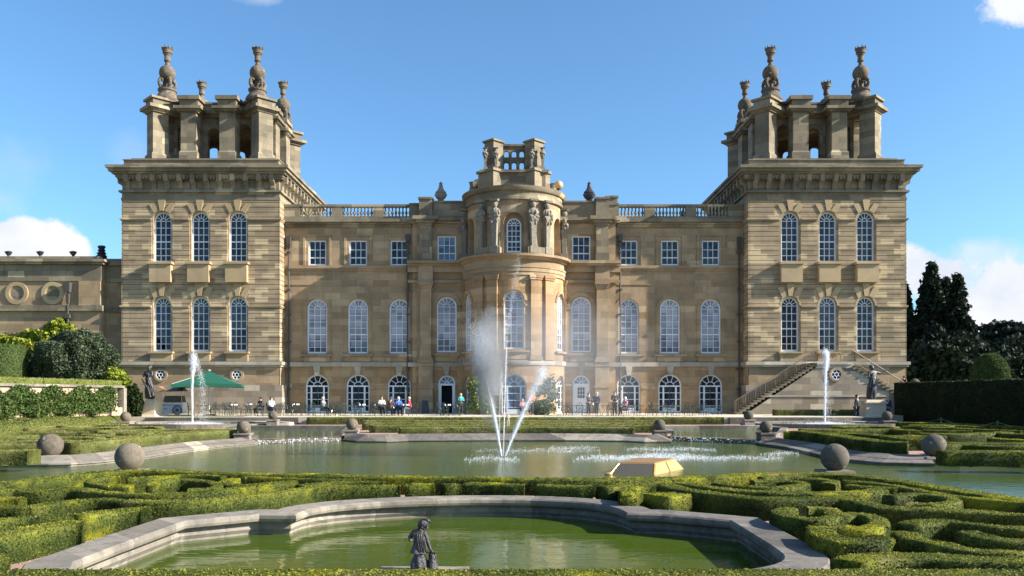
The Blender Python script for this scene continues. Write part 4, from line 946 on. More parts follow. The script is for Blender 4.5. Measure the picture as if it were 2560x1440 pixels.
# ================================================================== HEDGES
def hedge(path, w, label, z0=.2, z1=.555, leaf='box_leaf', group=None, size=None, dn=None, name='box_hedge', cat='hedge', amp=.012, closed=False):
    D_ = float(np.mean([p[1] for p in path])); near = D_ < 24
    st = .14 if near else .4
    pts = [(x, y) for x, y, z in catmull([(x, y, 0) for x, y in path], st)]
    if near:                                       # pull the ends in slightly, so they read as clipped round
        pass
    h = z1; e = .018 if near else .02
    pr = [(-w/2,z0),(-w/2-.01,(z0+h)/2),(-w/2,h-e*1.3),(-w/2+e,h),(-w/6,h+.006),(w/6,h+.006),(w/2-e,h),(w/2,h-e*1.3),(w/2+.01,(z0+h)/2),(w/2,z0)]
    mb = MB().sweep(pr, pts)
    v = np.array(mb.v); k = v*2.3
    n = np.sin(k[:,0]*1.7+k[:,1]*2.9)*np.cos(k[:,1]*2.1-k[:,2]*4)+.7*np.sin(k[:,0]*6.1-k[:,1]*5.3+2)*np.cos(k[:,2]*9)
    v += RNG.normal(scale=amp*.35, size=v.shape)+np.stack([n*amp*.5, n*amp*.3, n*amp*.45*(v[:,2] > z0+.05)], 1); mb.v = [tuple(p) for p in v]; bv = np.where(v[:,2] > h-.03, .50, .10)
    size = size or (.0115+.0008*D_); dn = dn or (1.1/size**2 if near else .8/size**2)
    P, nn = sample(mb, min(dn, 4200))
    # orient normals outward (away from the centre line: use z for top, else keep)
    cz = nn[:,2] < -.5; nn[cz] *= -1
    P = P+RNG.normal(scale=size*.18, size=P.shape)
    V, rd = leaves(P, size, nn, 1.25, 1.2)
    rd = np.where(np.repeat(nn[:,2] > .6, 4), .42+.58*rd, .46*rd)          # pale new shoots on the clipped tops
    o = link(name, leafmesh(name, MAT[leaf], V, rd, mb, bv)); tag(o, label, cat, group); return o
H = 1.70
def hp(pts): return [at(x, y, H) for x, y in pts]
GL, GR = 'clipped box hedges of the near left parterre', 'clipped box hedges of the near right parterre'
hedge(hp([(-60,1222),(0,1210),(60,1202),(130,1193),(200,1185),(255,1180),(330,1177),(450,1178),(560,1183),(700,1186),(900,1190),(1100,1194),(1285,1197),(1500,1198),(1700,1194),(1850,1188),(1990,1183),(2100,1186),(2185,1195),(2270,1206),(2330,1216),(2450,1234),(2560,1251),(2700,1274)]),
      .42, 'long curved box hedge bordering the near side of the big pool', group='rim hedges')
LEFT = [
 ([(-40,1232),(30,1226),(110,1226),(190,1222),(273,1231),(410,1236),(547,1226),(650,1210),(740,1203)], .36, 'yellow-tipped wavy hedge running left of the scroll hedges'),
 ([(-60,1270),(0,1266),(80,1266),(153,1255),(246,1249),(400,1254),(547,1246),(690,1230),(780,1219),(880,1216),(1000,1214)], .34, 'long S-shaped hedge ending in a square end above the basin wall'),
 ([(-60,1246),(0,1246),(56,1246)], .34, 'short stub of hedge near the left edge of the photo'),
 ([(190,1290),(270,1278),(350,1272),(366,1272)], .44, 'hedge block with a square right end beside the basin corner'),
 ([(-80,1345),(0,1338),(100,1318),(170,1308),(208,1306)], .50, 'large hedge block at the front left with a straight right end'),
 ([(-60,1306),(20,1297),(120,1291),(200,1287)], .26, 'thin hedge directly behind the large front left block'),
 ([(-60,1392),(0,1388),(14,1386)], .30, 'hedge end poking in at the bottom left corner'),
 ([(318,1196),(400,1192),(480,1188),(560,1191)], .26, 'thin curved hedge at the top of the left scroll'),
 ([(330,1214),(250,1212),(225,1203),(250,1195),(300,1192)], .26, 'hook-shaped hedge with a brown patch on the left of the scroll'),
 ([(380,1214),(395,1205),(430,1200),(480,1199),(530,1205),(545,1215),(520,1222),(470,1224)], .26, 'C-shaped scroll hedge in the middle of the left parterre'),
 ([(590,1196),(560,1204),(575,1212),(640,1213),(720,1206)], .26, 'small comma-shaped hedge right of the C-shaped scroll'),
 ([(610,1193),(720,1196),(820,1199),(900,1199)], .24, 'thin straight hedge behind the S-shaped hedge'),
 ([(746,1213),(800,1208),(880,1205),(960,1206)], .24, 'thin hedge bounding the dark slot in the left parterre'),
 ([(1014,1212),(1085,1211)], .44, 'square hedge block just right of the S-shaped hedge'),
 ([(1108,1212),(1148,1210)], .34, 'small rounded hedge block above the middle of the basin wall'),
 ([(1160,1209),(1230,1210),(1290,1213),(1310,1213)], .40, 'longer hedge block above the basin wall in line with the fountain'),
]
RIGHT = [
 ([(1345,1212),(1400,1214),(1460,1216),(1480,1216)], .36, 'hedge block right of the gap behind the basin wall'),
 ([(1505,1219),(1530,1216),(1560,1210),(1600,1207),(1680,1205)], .34, 'hedge bending back from the basin wall toward the golden car'),
 ([(1572,1240),(1566,1228),(1580,1219),(1620,1216)], .30, 'low hooked hedge beside the round-ended block'),
 ([(1640,1240),(1670,1236),(1700,1233)], .62, 'thick round-ended hedge block touching the right shoulder of the basin'),
 ([(1664,1210),(1690,1219),(1740,1228),(1820,1238),(1900,1246),(2024,1246),(2110,1246),(2160,1256),(2210,1268),(2325,1273),(2450,1280),(2560,1288),(2700,1297)], .40, 'long hedge sweeping from the basin shoulder to the right edge of the photo'),
 ([(1700,1207),(1760,1216),(1850,1226),(1960,1231),(2080,1232),(2170,1228),(2200,1222)], .34, 'long hedge parallel behind the sweeping hedge'),
 ([(1790,1207),(1840,1214),(1930,1219),(1985,1215),(2010,1208),(1960,1201),(1880,1202)], .26, 'open ring-shaped scroll hedge in the right parterre'),
 ([(2000,1196),(2050,1198),(2082,1203),(2070,1210)], .30, 'short curved hedge block with a bright right end above the ring'),
 ([(1900,1193),(1960,1191),(2020,1190)], .22, 'thin hedge behind the ring-shaped scroll'),
 ([(2120,1213),(2180,1218),(2240,1222)], .26, 'small mound of hedge left of the wavy hedge'),
 ([(2110,1203),(2170,1206),(2240,1215),(2330,1232),(2400,1243),(2480,1250),(2620,1262)], .28, 'wavy hedge just inside the right rim hedge'),
 ([(2220,1240),(2290,1235),(2370,1243),(2385,1254),(2330,1261),(2270,1258)], .26, 'looped hedge below the wavy hedge'),
 ([(2000,1262),(2050,1259),(2110,1258),(2160,1262)], .0, ''),
 ([(1975,1270),(1950,1277),(1965,1289),(2020,1297),(2085,1293),(2075,1274),(2020,1270)], .30, 'hooked hedge curling round a small hollow beside the basin arm'),
 ([(2090,1290),(2145,1285),(2190,1296),(2195,1312),(2150,1322),(2110,1316)], .30, 'tight curl of hedge with a dark hollow'),
 ([(2050,1318),(2062,1335),(2110,1352),(2170,1352),(2205,1342)], .38, 'thick S-curve hedge beside the right basin arm'),
 ([(2270,1312),(2310,1303),(2380,1303),(2450,1312),(2540,1320),(2660,1326)], .34, 'browned hedge at the right above the leaf-shaped hollow'),
 ([(2262,1330),(2285,1345),(2360,1362),(2450,1378),(2600,1384)], .36, 'long hedge under the leaf-shaped hollow at the right'),
 ([(2420,1330),(2470,1345),(2540,1353),(2660,1352)], .34, 'hedge bounding the far side of the leaf-shaped hollow'),
 ([(2118,1404),(2180,1392),(2280,1389),(2400,1396),(2560,1404),(2700,1410)], .42, 'wide nearest hedge of the right parterre'),
]
for pts, w_, lb in LEFT: hedge(hp(pts), w_*.76, lb, group=GL)
for pts, w_, lb in RIGHT:
    if w_: hedge(hp(pts), w_*.86, lb, group=GR)
hedge([(-8,7.15),(-4,7.2),(0,7.2),(4,7.2),(8,7.15)], 1.5, 'wide clipped hedge across the bottom edge of the photo', z1=.55, size=.022, dn=2600)
# far parterres
H2 = 1.65
def fp(pts, h=H2): return [at(x, y, h) for x, y in pts]
off = lambda path, d: grow(path, d)[1:-1]
lft = grow(c1, 1.45)[2:-2]; hedge([(x, y) for x, y in lft][::3], .75, 'tall curved hedge behind the left coping of the big pool', z1=.66, leaf='box_leaf_dull')
rgt = grow(c2, 1.45)[2:-3]; hedge([(x, y) for x, y in rgt][::3]+[(13.0, 27.0)], .75, 'tall curved hedge behind the right coping of the big pool', z1=.66)
hedge([(-5.6,39.7),(-2.5,40.1),(0,40.2),(2.5,40.1),(5.8,39.5)], .9, 'straight hedge on top of the back wall of the big pool', z1=.62, leaf='box_leaf_dull')
GF, GG, GM = 'hedges of the far left parterre', 'hedges of the far right parterre', 'hedge rows between the big pool and the terrace'
for D_, x0, x1, lb in ((54.8,-13.8,14.0,'first hedge row below the palace terrace'),(50.6,-9.3,8.9,'second hedge row below the palace terrace'),(46.6,-8.6,8.2,'third hedge row below the palace terrace'),(43.2,-7.6,7.4,'fourth hedge row counted down from the palace terrace')):
    hedge([(x0+(x1-x0)*t, D_+.12*math.sin(9*t)) for t in [i/8 for i in range(9)]], .85, lb, z1=.60 if D_ < 53 else .68, group=GM, leaf='box_leaf_dull')
rr = random.Random(5)
def scroll(cx_, cy_, r, a0, a1, k=9, sq=.7): return [(cx_+r*(1-.35*i/k)*math.cos(a0+(a1-a0)*i/k), cy_+sq*r*(1-.35*i/k)*math.sin(a0+(a1-a0)*i/k)) for i in range(k+1)]
side_rows = [
 ([(-40,1128),(40,1127),(85,1127)], 'nearest straight hedge left of the ball on the pale block'), ([(-40,1112),(60,1111),(150,1108)], 'second hedge left of the ball on the pale block'),
 ([(-40,1104),(80,1102),(200,1103)], 'thin hedge between the kerb and the nearest left rows'), ([(-40,1083),(60,1081),(215,1081)], 'block hedge with dark recesses above the left kerb'),
 ([(220,1086),(300,1092),(400,1086),(560,1079)], 'slim hedge inside the curved pool hedge on the left'), ([(240,1077),(340,1075),(470,1074),(600,1075)], 'straight hedge below the left fountain basin'),
 ([(60,1073),(160,1071),(260,1070)], 'upper left hedge below the grass bank'), ([(-20,1070),(60,1066),(150,1064)], 'faint hedge near the foot of the grass bank'), ([(150,1066),(240,1063),(300,1064)], 'short hedge left of the left fountain ball'),
 ([(260,1083),(330,1080),(420,1081),(500,1078)], 'wavy thin hedge in the left scrolls')]
side_rows_r = [
 ([(2350,1128),(2450,1129),(2600,1130)], 'nearest hedge right of the shaded ball'), ([(2345,1114),(2400,1112),(2470,1115),(2600,1117)], 'second hedge right of the shaded ball'), ([(2360,1107),(2460,1108),(2600,1108)], 'thin hedge below the right kerb'),
 ([(2290,1083),(2360,1085),(2440,1084),(2520,1080)], 'block hedge above the right kerb'), ([(1960,1080),(2060,1082),(2180,1087),(2290,1100)], 'slim hedge inside the curved pool hedge on the right'),
 ([(2000,1074),(2100,1074),(2230,1073),(2290,1078)], 'straight hedge below the right fountain basin'), ([(2260,1066),(2360,1070),(2460,1074),(2560,1078)], 'long hedge above the right scrolls'),
 ([(2240,1056),(2340,1058),(2460,1063),(2600,1070)], 'bordering hedge in front of the tall dark yew hedge'), ([(2310,1076),(2380,1077),(2430,1078)], 'short hedge in the right scrolls'),
 ([(2300,1064),(2380,1064),(2450,1068)], 'thin hedge behind the right scrolls')]
for pts, lb in side_rows: hedge(fp(pts), rr.uniform(.5,.7), lb, z1=.61, group=GF, leaf='box_leaf_dull')
for pts, lb in side_rows_r: hedge(fp(pts), rr.uniform(.5,.7), lb, z1=.61, group=GG)
for k, (x, y, r_, a0, a1) in enumerate(((-17,30.5,1.5,.5,5),(-20.5,33,1.6,2.5,6.5),(-16.2,35.5,1.3,3,7.2),(-19.2,40.5,1.7,0,4.5),(-22,44,1.4,1,5.5))):
    hedge(scroll(x, y, r_, a0, a1), .45, ('smallest','large open','round','wide','farthest')[k]+' scroll hedge in the far left parterre', z1=.6, group=GF, leaf='box_leaf_dull')
for k, (x, y, r_, a0, a1) in enumerate(((15.6,31.5,1.5,.5,5),(19.5,30.2,1.7,2.5,6.5),(22,34.5,1.6,3,7.2),(17.5,41,1.7,0,4.5),(22.3,43,1.5,1,5.5))):
    hedge(scroll(x, y, r_, a0, a1), .45, ('nearest','large open','round','wide','farthest')[k]+' scroll hedge in the far right parterre', z1=.6, group=GG)
# clipped yew and other planting along the sides
def clump(P, size, m, name, label, cat, base=None, nrm=None, **k):
    V, rd = leaves(P, size, nrm, **k); o = link(name, leafmesh(name, MAT[m], V, rd, base, .05)); tag(o, label, cat); return o
hedge([(28.8,36),(28.8,48),(28.9,60.3)], 1.7, 'tall dark clipped yew hedge along the right side of the garden', z0=.2, z1=3.05, leaf='yew_leaf', size=.09, dn=190, name='yew_hedge', amp=.06)
hedge([(-27.8,34),(-27.8,46),(-27.5,57.5)], .9, 'low bright clipped hedge on top of the left terrace wall', z0=2.3, z1=3.15, leaf='grass_leaf', size=.08, dn=200)
hedge([(18.6,58.6),(22,58.6),(26.0,58.6)], .6, 'low hedge in front of the staircase wall', z0=.7, z1=1.12, leaf='box_leaf_dull')
# left terrace wall with balustraded end
tw_ = empty('terrace_wall', (-26, 46, .2)); tag(tw_, 'pinkish terrace wall with a pale coping and a balustraded end left of the palace', 'wall')
def rel(mb, o): l = o.location; mb.v = [(a-l[0], b-l[1], c-l[2]) for a, b, c in mb.v]; return mb
mb = MB(); mb.box(-26.35, -26.0, 30, 54.4, .1, 1.36); mb.box(-26.34, -26.01, 30, 51.2, 1.36, 2.66); rel(mb, tw_).build('wall', MAT['wall_render'], tw_)
mb = MB(); mb.box(-26.5, -25.85, 30, 54.3, 2.66, 2.80); mb.box(-26.45, -25.9, 54.3, 54.7, .2, 2.66); rel(mb, tw_).build('coping', MAT['pool_stone'], tw_)
mb = MB()
for k in range(9): mb.lathe([(.07,0),(.1,.1),(.06,.2),(.12,.45),(.06,.9),(.05,1.1),(.09,1.31)], (-26.17, 51.4+k*.3, 1.35), 8)
rel(mb, tw_).build('balusters', MAT['pedestal_stone'], tw_, True)
for a, b, n, d_, lb in ((30,40,2200,.2,'nearer dark green shrubs'),(40,47.5,2200,.2,'middle dark green shrubs'),(47.5,52.5,1700,.18,'farther climbing shrubs')):
    P = np.stack([-25.75+RNG.normal(scale=.2, size=n*6), RNG.uniform(a, b, n*6), 1.1+1.35*RNG.random(n*6)**.8], 1); P[:,2] *= 1+.12*np.sin(P[:,1]*2.1)
    clump(P, .085, 'climber_leaf', 'wall_shrub', lb+' growing against the pinkish terrace wall', 'shrub')
# olive shrub, lime vine, topiary
def blob(cx, cy, cz, rx, ry, rz, n, bump=.18, shell=.35):
    a = RNG.normal(size=(n,3)); a /= np.linalg.norm(a, axis=1)[:,None]
    k = 1+bump*(np.sin(a[:,0]*5+cx)*np.cos(a[:,2]*6+cy)+.6*np.sin(a[:,1]*11+a[:,0]*9)); r = (1-shell*RNG.random(n)**1.6)*k
    return np.stack([cx+a[:,0]*rx*r, cy+a[:,1]*ry*r, cz+a[:,2]*rz*r], 1), a
P, a = blob(xa(188,58), 58, 4.35, 2.85, 2.4, 2.35, 60000, .10); P = P[P[:,2] > 2.3]
clump(P, .10, 'olive_leaf', 'olive_shrub', 'big rounded grey-green shrub beside the left tower', 'shrub')
for cx, cz, rx, rz, n in ((xa(155,65), za(822,65), 1.1, .8, 1800), (xa(40,65), za(860,65), 3.6, 1.4, 7000), (xa(110,64.5), za(875,64.5), 2.2, 1.6, 5000)):
    pass
P = np.concatenate([blob(xa(155,65), 65, za(825,65), 1.2, .8, .9, 2200)[0], blob(xa(20,65), 65.5, za(855,65), 4.8, 1., .9, 9000)[0], blob(xa(90,64.5), 65, za(885,64.5), 3.0, 1.3, 1.9, 9000)[0]])
clump(P, .2, 'lime_leaf', 'climbing_vine', 'yellow-green vine spilling over the low wing behind the shrub', 'vine')
P, _ = blob(xa(60,61), 61.5, 3.6, 4.5, 1.6, 1.9, 16000, .1); clump(P, .2, 'yew_leaf', 'yew_bush', 'dark yew mass behind the clipped cylinder at the left', 'shrub')
P, _ = blob(xa(291,57), 57, 3.15, .8, .7, .9, 2500); clump(P, .16, 'lime_leaf', 'lime_shrub', 'small yellow-green shrub at the foot of the left tower', 'shrub')
cy = MB().lathe([(1.5,2.2),(1.55,3.6),(1.53,5.45),(1.4,5.6),(.05,5.62)], (xa(2,56), 56, 0), 28); P, nn = sample(cy, 450); nn = np.where(((P-np.array([xa(2,56),56,4]))*nn).sum(1)[:,None] < 0, -nn, nn)
clump(P, .09, 'dome_leaf', 'topiary_cylinder', 'clipped cylindrical yew at the left edge of the photo', 'topiary', cy, nn)
dm = MB().lathe([(1.28,2.0),(1.32,3.4),(1.22,4.1),(.95,4.75),(.5,5.15),(.05,5.25)], (xa(2476,61), 61, 0), 28); P, nn = sample(dm, 420)
clump(P, .1, 'dome_leaf', 'topiary_dome', 'dome-shaped clipped topiary behind the tall yew hedge', 'topiary', dm)
P, _ = blob(xa(331,56), 56, 1.5, .62, .6, 1.35, 5000, .2); clump(P, .13, 'yew_leaf', 'dark_bush', 'dark bush between the terrace wall end and the left statue', 'shrub')
# conifers
def conifer(px, top, wpx, D_, label, lean=0, n=15000, group='dark conifers right of the palace'):
    x, zt = xa(px, D_), za(top, D_); r = wpx*D_/F; z0 = 1.5; hgt = zt-z0
    t = empty('conifer', (x, D_, z0)); tag(t, label, 'conifer', group)
    tk = MB().tube([(0,0,-.5),(0,0,hgt*.5),(lean*.5,0,hgt*.97)], [.5,.3,.04], 8); tk.build('trunk', MAT['bark'], t)
    nb = 230; P = []
    for i in range(nb):
        f_ = (i+.5)/nb; z = hgt*(.03+.97*f_); rad = r*(1-f_)**.72*random.uniform(.55,1.18)+.22; a = i*2.4+random.random(); L = max(6, int(n/nb*(1.5-f_)))
        tt = RNG.random(L)**.6; bx = tt*rad; sw = .16+.30*bx*(1-.55*tt)
        px_ = bx*math.cos(a)+RNG.normal(scale=1, size=L)*sw*.55; py_ = bx*math.sin(a)+RNG.normal(scale=1, size=L)*sw*.55; pz = z-bx*.22+.14*bx**1.6*.4+RNG.normal(scale=.18, size=L)
        P.append(np.stack([px_+lean*.5*f_, py_, np.maximum(pz, .1)], 1))
    V, rd = leaves(np.concatenate(P), .34, None, long=1.8); o = link('crown', leafmesh('crown', MAT['conifer_leaf'], V, rd), t); return t
conifer(2258, 712, 52, 96, 'conifer partly hidden behind the right tower'); conifer(2324, 662, 62, 95, 'tallest ragged conifer right of the palace', .5, 17000); conifer(2366, 700, 50, 99, 'second conifer, just right of the tallest')
conifer(2394, 692, 52, 93, 'rightmost tall pointed conifer'); conifer(2345, 820, 52, 88, 'low young conifer in front of the tall ones'); conifer(2300, 860, 60, 87, 'lowest conifer beside the right tower'); conifer(2420, 800, 46, 90, 'short conifer at the right end of the row')
for px, py, r_, D_, lb in ((2440,900,3.4,84,'dark rounded shrub behind the topiary dome'),(2545,905,5,110,'dark shrub mass below the cedar'),(2380,900,4,82,'dark shrub at the foot of the conifers')):
    P, _ = blob(xa(px, D_), D_, za(py, D_)-1, r_, r_*.7, r_*.8, 7000); clump(P, .34, 'conifer_leaf', 'dark_shrub', lb, 'shrub')
cd = empty('cedar', (xa(2530,150), 150, 1)); tag(cd, 'flat-topped cedar with spreading layers at the right edge of the photo', 'cedar tree')
mb = MB(); mb.tube([(0,0,0),(.2,0,6),(-.2,0,11),(.3,0,14.5)], [.9,.7,.4,.15], 8)
P = []
for k in range(34):
    z = 4.5+9.8*(k/34)**.8; a = k*2.399; L = 9.8*math.sqrt(max(.03, 1-((z-2)/13.8)**2.2))*random.uniform(.7,1.05); ex, ey = L*math.cos(a), L*.7*math.sin(a)
    mb.tube([(0,0,z-1.2),(ex*.5,ey*.5,z-.1),(ex,ey,z)], [.22,.12,.04], 5); n = 420; t = RNG.random(n)**.7
    P.append(np.stack([ex*t+RNG.normal(scale=1.1, size=n), ey*t+RNG.normal(scale=1., size=n), z-.2+RNG.normal(scale=.17, size=n)+.2*t], 1))
mb.build('trunk', MAT['bark'], cd); V, rd = leaves(np.concatenate(P), .5, None, long=1.7); link('crown', leafmesh('crown', MAT['cedar_leaf'], V, rd), cd)
# bushes beside the bow
P = np.concatenate([blob(xa(1195,61), 61.6, 1.7, .62, .55, 1.1, 1500, .45, .7)[0], blob(xa(1183,61), 61.6, 2.9, .42, .35, .6, 600, .5, .8)[0], blob(xa(1207,61), 61.5, 2.6, .35, .35, .55, 450, .5, .8)[0], blob(xa(1222,61), 61.2, 1.15, .5, .45, .55, 500, .4, .7)[0]])
clump(P, .13, 'lime_leaf', 'leafy_bush', 'tall leafy bush left of the bow', 'bush')
P = np.concatenate([blob(xa(1350,60.5), 60.5, 1.25, 1.15, .7, .65, 1900, .4, .7)[0], blob(xa(1370,60.5), 60.8, 2.9, .55, .45, .6, 800, .5, .8)[0], blob(xa(1346,60.5), 60.8, 2.5, .45, .4, .45, 450, .5, .8)[0], blob(xa(1382,60.5), 60.8, 2.1, .4, .4, .4, 350, .5, .8)[0]])
clump(P, .13, 'climber_leaf', 'leafy_bush', 'bushy green shrub right of the bow behind the spray', 'bush')
# ================================================================== FIGURES
def skin(nodes, edges, level=1, grow_=0.):
    """one continuous limb-and-trunk surface grown from a skeleton; nodes: name -> (x, y, z, radius)"""
    ids = {k: i for i, k in enumerate(nodes)}; me = bpy.data.meshes.new('s')
    me.from_pydata([nodes[k][:3] for k in nodes], [(ids[a], ids[b]) for a, b in edges], [])
    o = bpy.data.objects.new('s', me); C.objects.link(o)
    m1 = o.modifiers.new('k', 'SKIN'); m1.use_smooth_shade = True
    if not me.skin_vertices: me.attributes  # noqa
    sv = me.skin_vertices[0].data if me.skin_vertices else None
    if sv is None:
        bm = bmesh.new(); bm.from_mesh(me); bm.verts.layers.skin.verify(); bm.to_mesh(me); bm.free(); sv = me.skin_vertices[0].data
    for k, i in ids.items():
        r = nodes[k][3]+grow_; r2 = nodes[k][4]+grow_ if len(nodes[k]) > 4 else r; sv[i].radius = (r, r2); sv[i].use_root = (i == 0)
    m2 = o.modifiers.new('s', 'SUBSURF'); m2.levels = level; m2.render_levels = level
    dg = bpy.context.evaluated_depsgraph_get(); out = bpy.data.meshes.new_from_object(o.evaluated_get(dg))
    C.objects.unlink(o); bpy.data.objects.remove(o); bpy.data.meshes.remove(me); out.materials.clear(); return out
EDG = [('pelvis','waist'),('waist','chest'),('chest','neck'),('neck','jaw'),('jaw','head'),('head','crown')]+[e for s in 'lr' for e in (('chest','sh'+s),('sh'+s,'el'+s),('el'+s,'wr'+s),('wr'+s,'ha'+s),('pelvis','hi'+s),('hi'+s,'kn'+s),('kn'+s,'an'+s),('an'+s,'to'+s))]
def stand(arms='down', step=.0, lean=0.):
    n = dict(pelvis=(0,0,.95,.135), waist=(0,lean*.3,1.1,.12), chest=(0,lean*.6,1.30,.145), neck=(0,lean,1.46,.055), jaw=(0,lean-.01,1.53,.07), head=(0,lean-.01,1.61,.092), crown=(0,lean,1.68,.05))
    for s, e in (('l',-1),('r',1)):
        n['sh'+s] = (e*.19,lean*.8,1.40,.06)
        if arms == 'down': n['el'+s] = (e*.25,.02,1.12,.044); n['wr'+s] = (e*.25,-.05,.90,.03); n['ha'+s] = (e*.245,-.08,.82,.033)
        else: n['el'+s] = (e*.24,-.04,1.14,.044); n['wr'+s] = (e*.12,-.24,1.16,.03); n['ha'+s] = (e*.06,-.28,1.2,.033)
        k = e*step
        n['hi'+s] = (e*.085,0,.88,.095); n['kn'+s] = (e*.1,-.02-k*.5,.49,.062); n['an'+s] = (e*.1,.02-k,.09,.042); n['to'+s] = (e*.11,-.14-k,.04,.04)
    return n
def sit(arms='table', lean=0.):
    n = dict(pelvis=(0,0,.54,.145), waist=(0,lean*.3,.70,.125), chest=(0,lean*.7-.0,.90,.15), neck=(0,lean,1.07,.055), jaw=(0,lean-.02,1.14,.07), head=(0,lean-.03,1.22,.092), crown=(0,lean-.02,1.29,.05))
    for s, e in (('l',-1),('r',1)):
        n['sh'+s] = (e*.18,lean*.9,1.01,.06); n['el'+s] = (e*.22,lean-.08,.78,.044)
        n['wr'+s] = (e*.12,lean-.28,.80,.03) if arms == 'table' else (e*.10,lean-.12,.9,.03); n['ha'+s] = (e*.08,lean-.35,.82,.033) if arms == 'table' else (e*-.02,lean-.18,.93,.033)
        n['hi'+s] = (e*.09,-.05,.52,.098); n['kn'+s] = (e*.11,-.45,.53,.065); n['an'+s] = (e*.11,-.42,.1,.042); n['to'+s] = (e*.12,-.56,.05,.04)
    return n
def sub(n, keys): return {k: n[k] for k in n if k in keys}, [(a, b) for a, b in EDG if a in keys and b in keys]
TOP = {'pelvis','waist','chest'}|{a+s for a in ('sh','el','wr') for s in 'lr'}; LEG = {'pelvis'}|{a+s for a in ('hi','kn','an') for s in 'lr'}
def person(x, y, z, rz, label, pose, top, legs, hair, hgt=1.68, coat=None):
    me = skin(pose, EDG, 1); me.materials.append(MAT['skin']); k = hgt/1.68
    o = link('person', me, None, (x, y, z), rz); o.scale = (k,k,k); tag(o, label, 'person')
    for nm, keys, g, m_ in (('jacket', TOP, .028, top), ('trousers', LEG, .022, legs)):
        q, e_ = sub(pose, keys); c = skin(q, e_, 1, g); c.materials.append(MAT['cloth_'+m_]); link(nm, c, o)
    hx, hy, hz, hr = pose['head']; h = MB().ball((hx, hy+.03, hz+.03), hr+.022, 12, 8, (1, 1.05, 1.0)); h.v = [(a, b, c) if b > hy-.045 or c > hz+.05 else (a, hy-.03, c) for a, b, c in h.v]
    link('hair', h.mesh('hair', MAT['cloth_'+hair], True), o); nz_ = MB(); nz_.ball((hx, hy-.1, hz-.01), .018, 6, 4); return o
TZ = .70
PX = lambda px, D_: xa(px, D_)
person(PX(1152,60.5), 60.5, TZ, .5, 'standing person in a teal jacket beside the open doorway', stand('hold', .05), 'teal', 'dark', 'fair', 1.55)
person(PX(806,58.5), 58.5, TZ, 1.3, 'person with a grey top and reddish face sitting alone at a table facing right', sit('up', -.05), 'grey', 'dark', 'silver')
person(PX(954,59.5), 59.5, TZ, .3, 'seated person in a pale grey top with brown hair', sit('table'), 'silver', 'dark', 'brown', 1.75)
person(PX(976,57.6), 57.6, TZ, PI-.3, 'seated person with dark hair and dark coat seen from behind', sit('table', -.06), 'brown', 'dark', 'brown')
person(PX(996,58.8), 58.8, TZ, .4, 'white-haired seated person in a bright blue jumper', sit('table', -.03), 'blue', 'dark', 'white')
person(PX(1025,58.4), 58.4, TZ, -1.35, 'fair-haired seated person in a red-pink jacket facing left', sit('table', -.06), 'red', 'grey', 'fair')
person(PX(678,57.5), 57.5, TZ, .9, 'seated person in a white top behind the tall ball plinth', sit('up'), 'white', 'dark', 'dark')
person(PX(652,60), 60, TZ, -.6, 'seated person in dark clothes near the foot of the left tower', sit('table'), 'dark', 'dark', 'dark')
person(PX(1472,60.5), 60.5, TZ, .8, 'dark-coated person standing nearer the white door', stand('hold', .03), 'dark', 'dark', 'dark', 1.6)
person(PX(1492,59.8), 59.8, TZ, -.5, 'silver-haired person in a navy coat, right one of the pair by the white door', stand('down', .08), 'navy', 'dark', 'silver', 1.62)
person(PX(1537,59), 59, TZ, -.2, 'dark-clothed person standing between the right pilaster and a person in pale pink', stand('hold', .0), 'dark', 'dark', 'brown', 1.7)
person(PX(1563,58.4), 58.4, TZ, -1., 'person in a pale pink jacket sitting before the glazed door', sit('table'), 'pink', 'brown', 'white')
person(PX(2141,57.2), 57.2, TZ-.35, .9, 'person in a dark coat standing left of the statue pedestal', stand('down', .12, -.05), 'dark', 'dark', 'dark', 1.8)
person(PX(2219,57.5), 57.5, TZ-.35, .2, 'person in a navy jacket over a pale blue top right of the statue pedestal', stand('down', .0), 'navy', 'denim', 'fair', 1.7)
person(PX(2268,62.4), 62.9, 2.0, -1.2, 'person in maroon at the foot of the right stair flight', stand('hold', .0), 'maroon', 'dark', 'brown', 1.6)
person(PX(1328,59.5), 59.5, TZ, .2, 'person in an orange top standing beside the bushy shrub', stand('hold', .0), 'orange', 'dark', 'fair', 1.6)
person(PX(1306,58.2), 58.2, TZ, .2, 'seated person in a pink top seen through the right-hand jet', sit('table'), 'pink', 'dark', 'fair', 1.5)

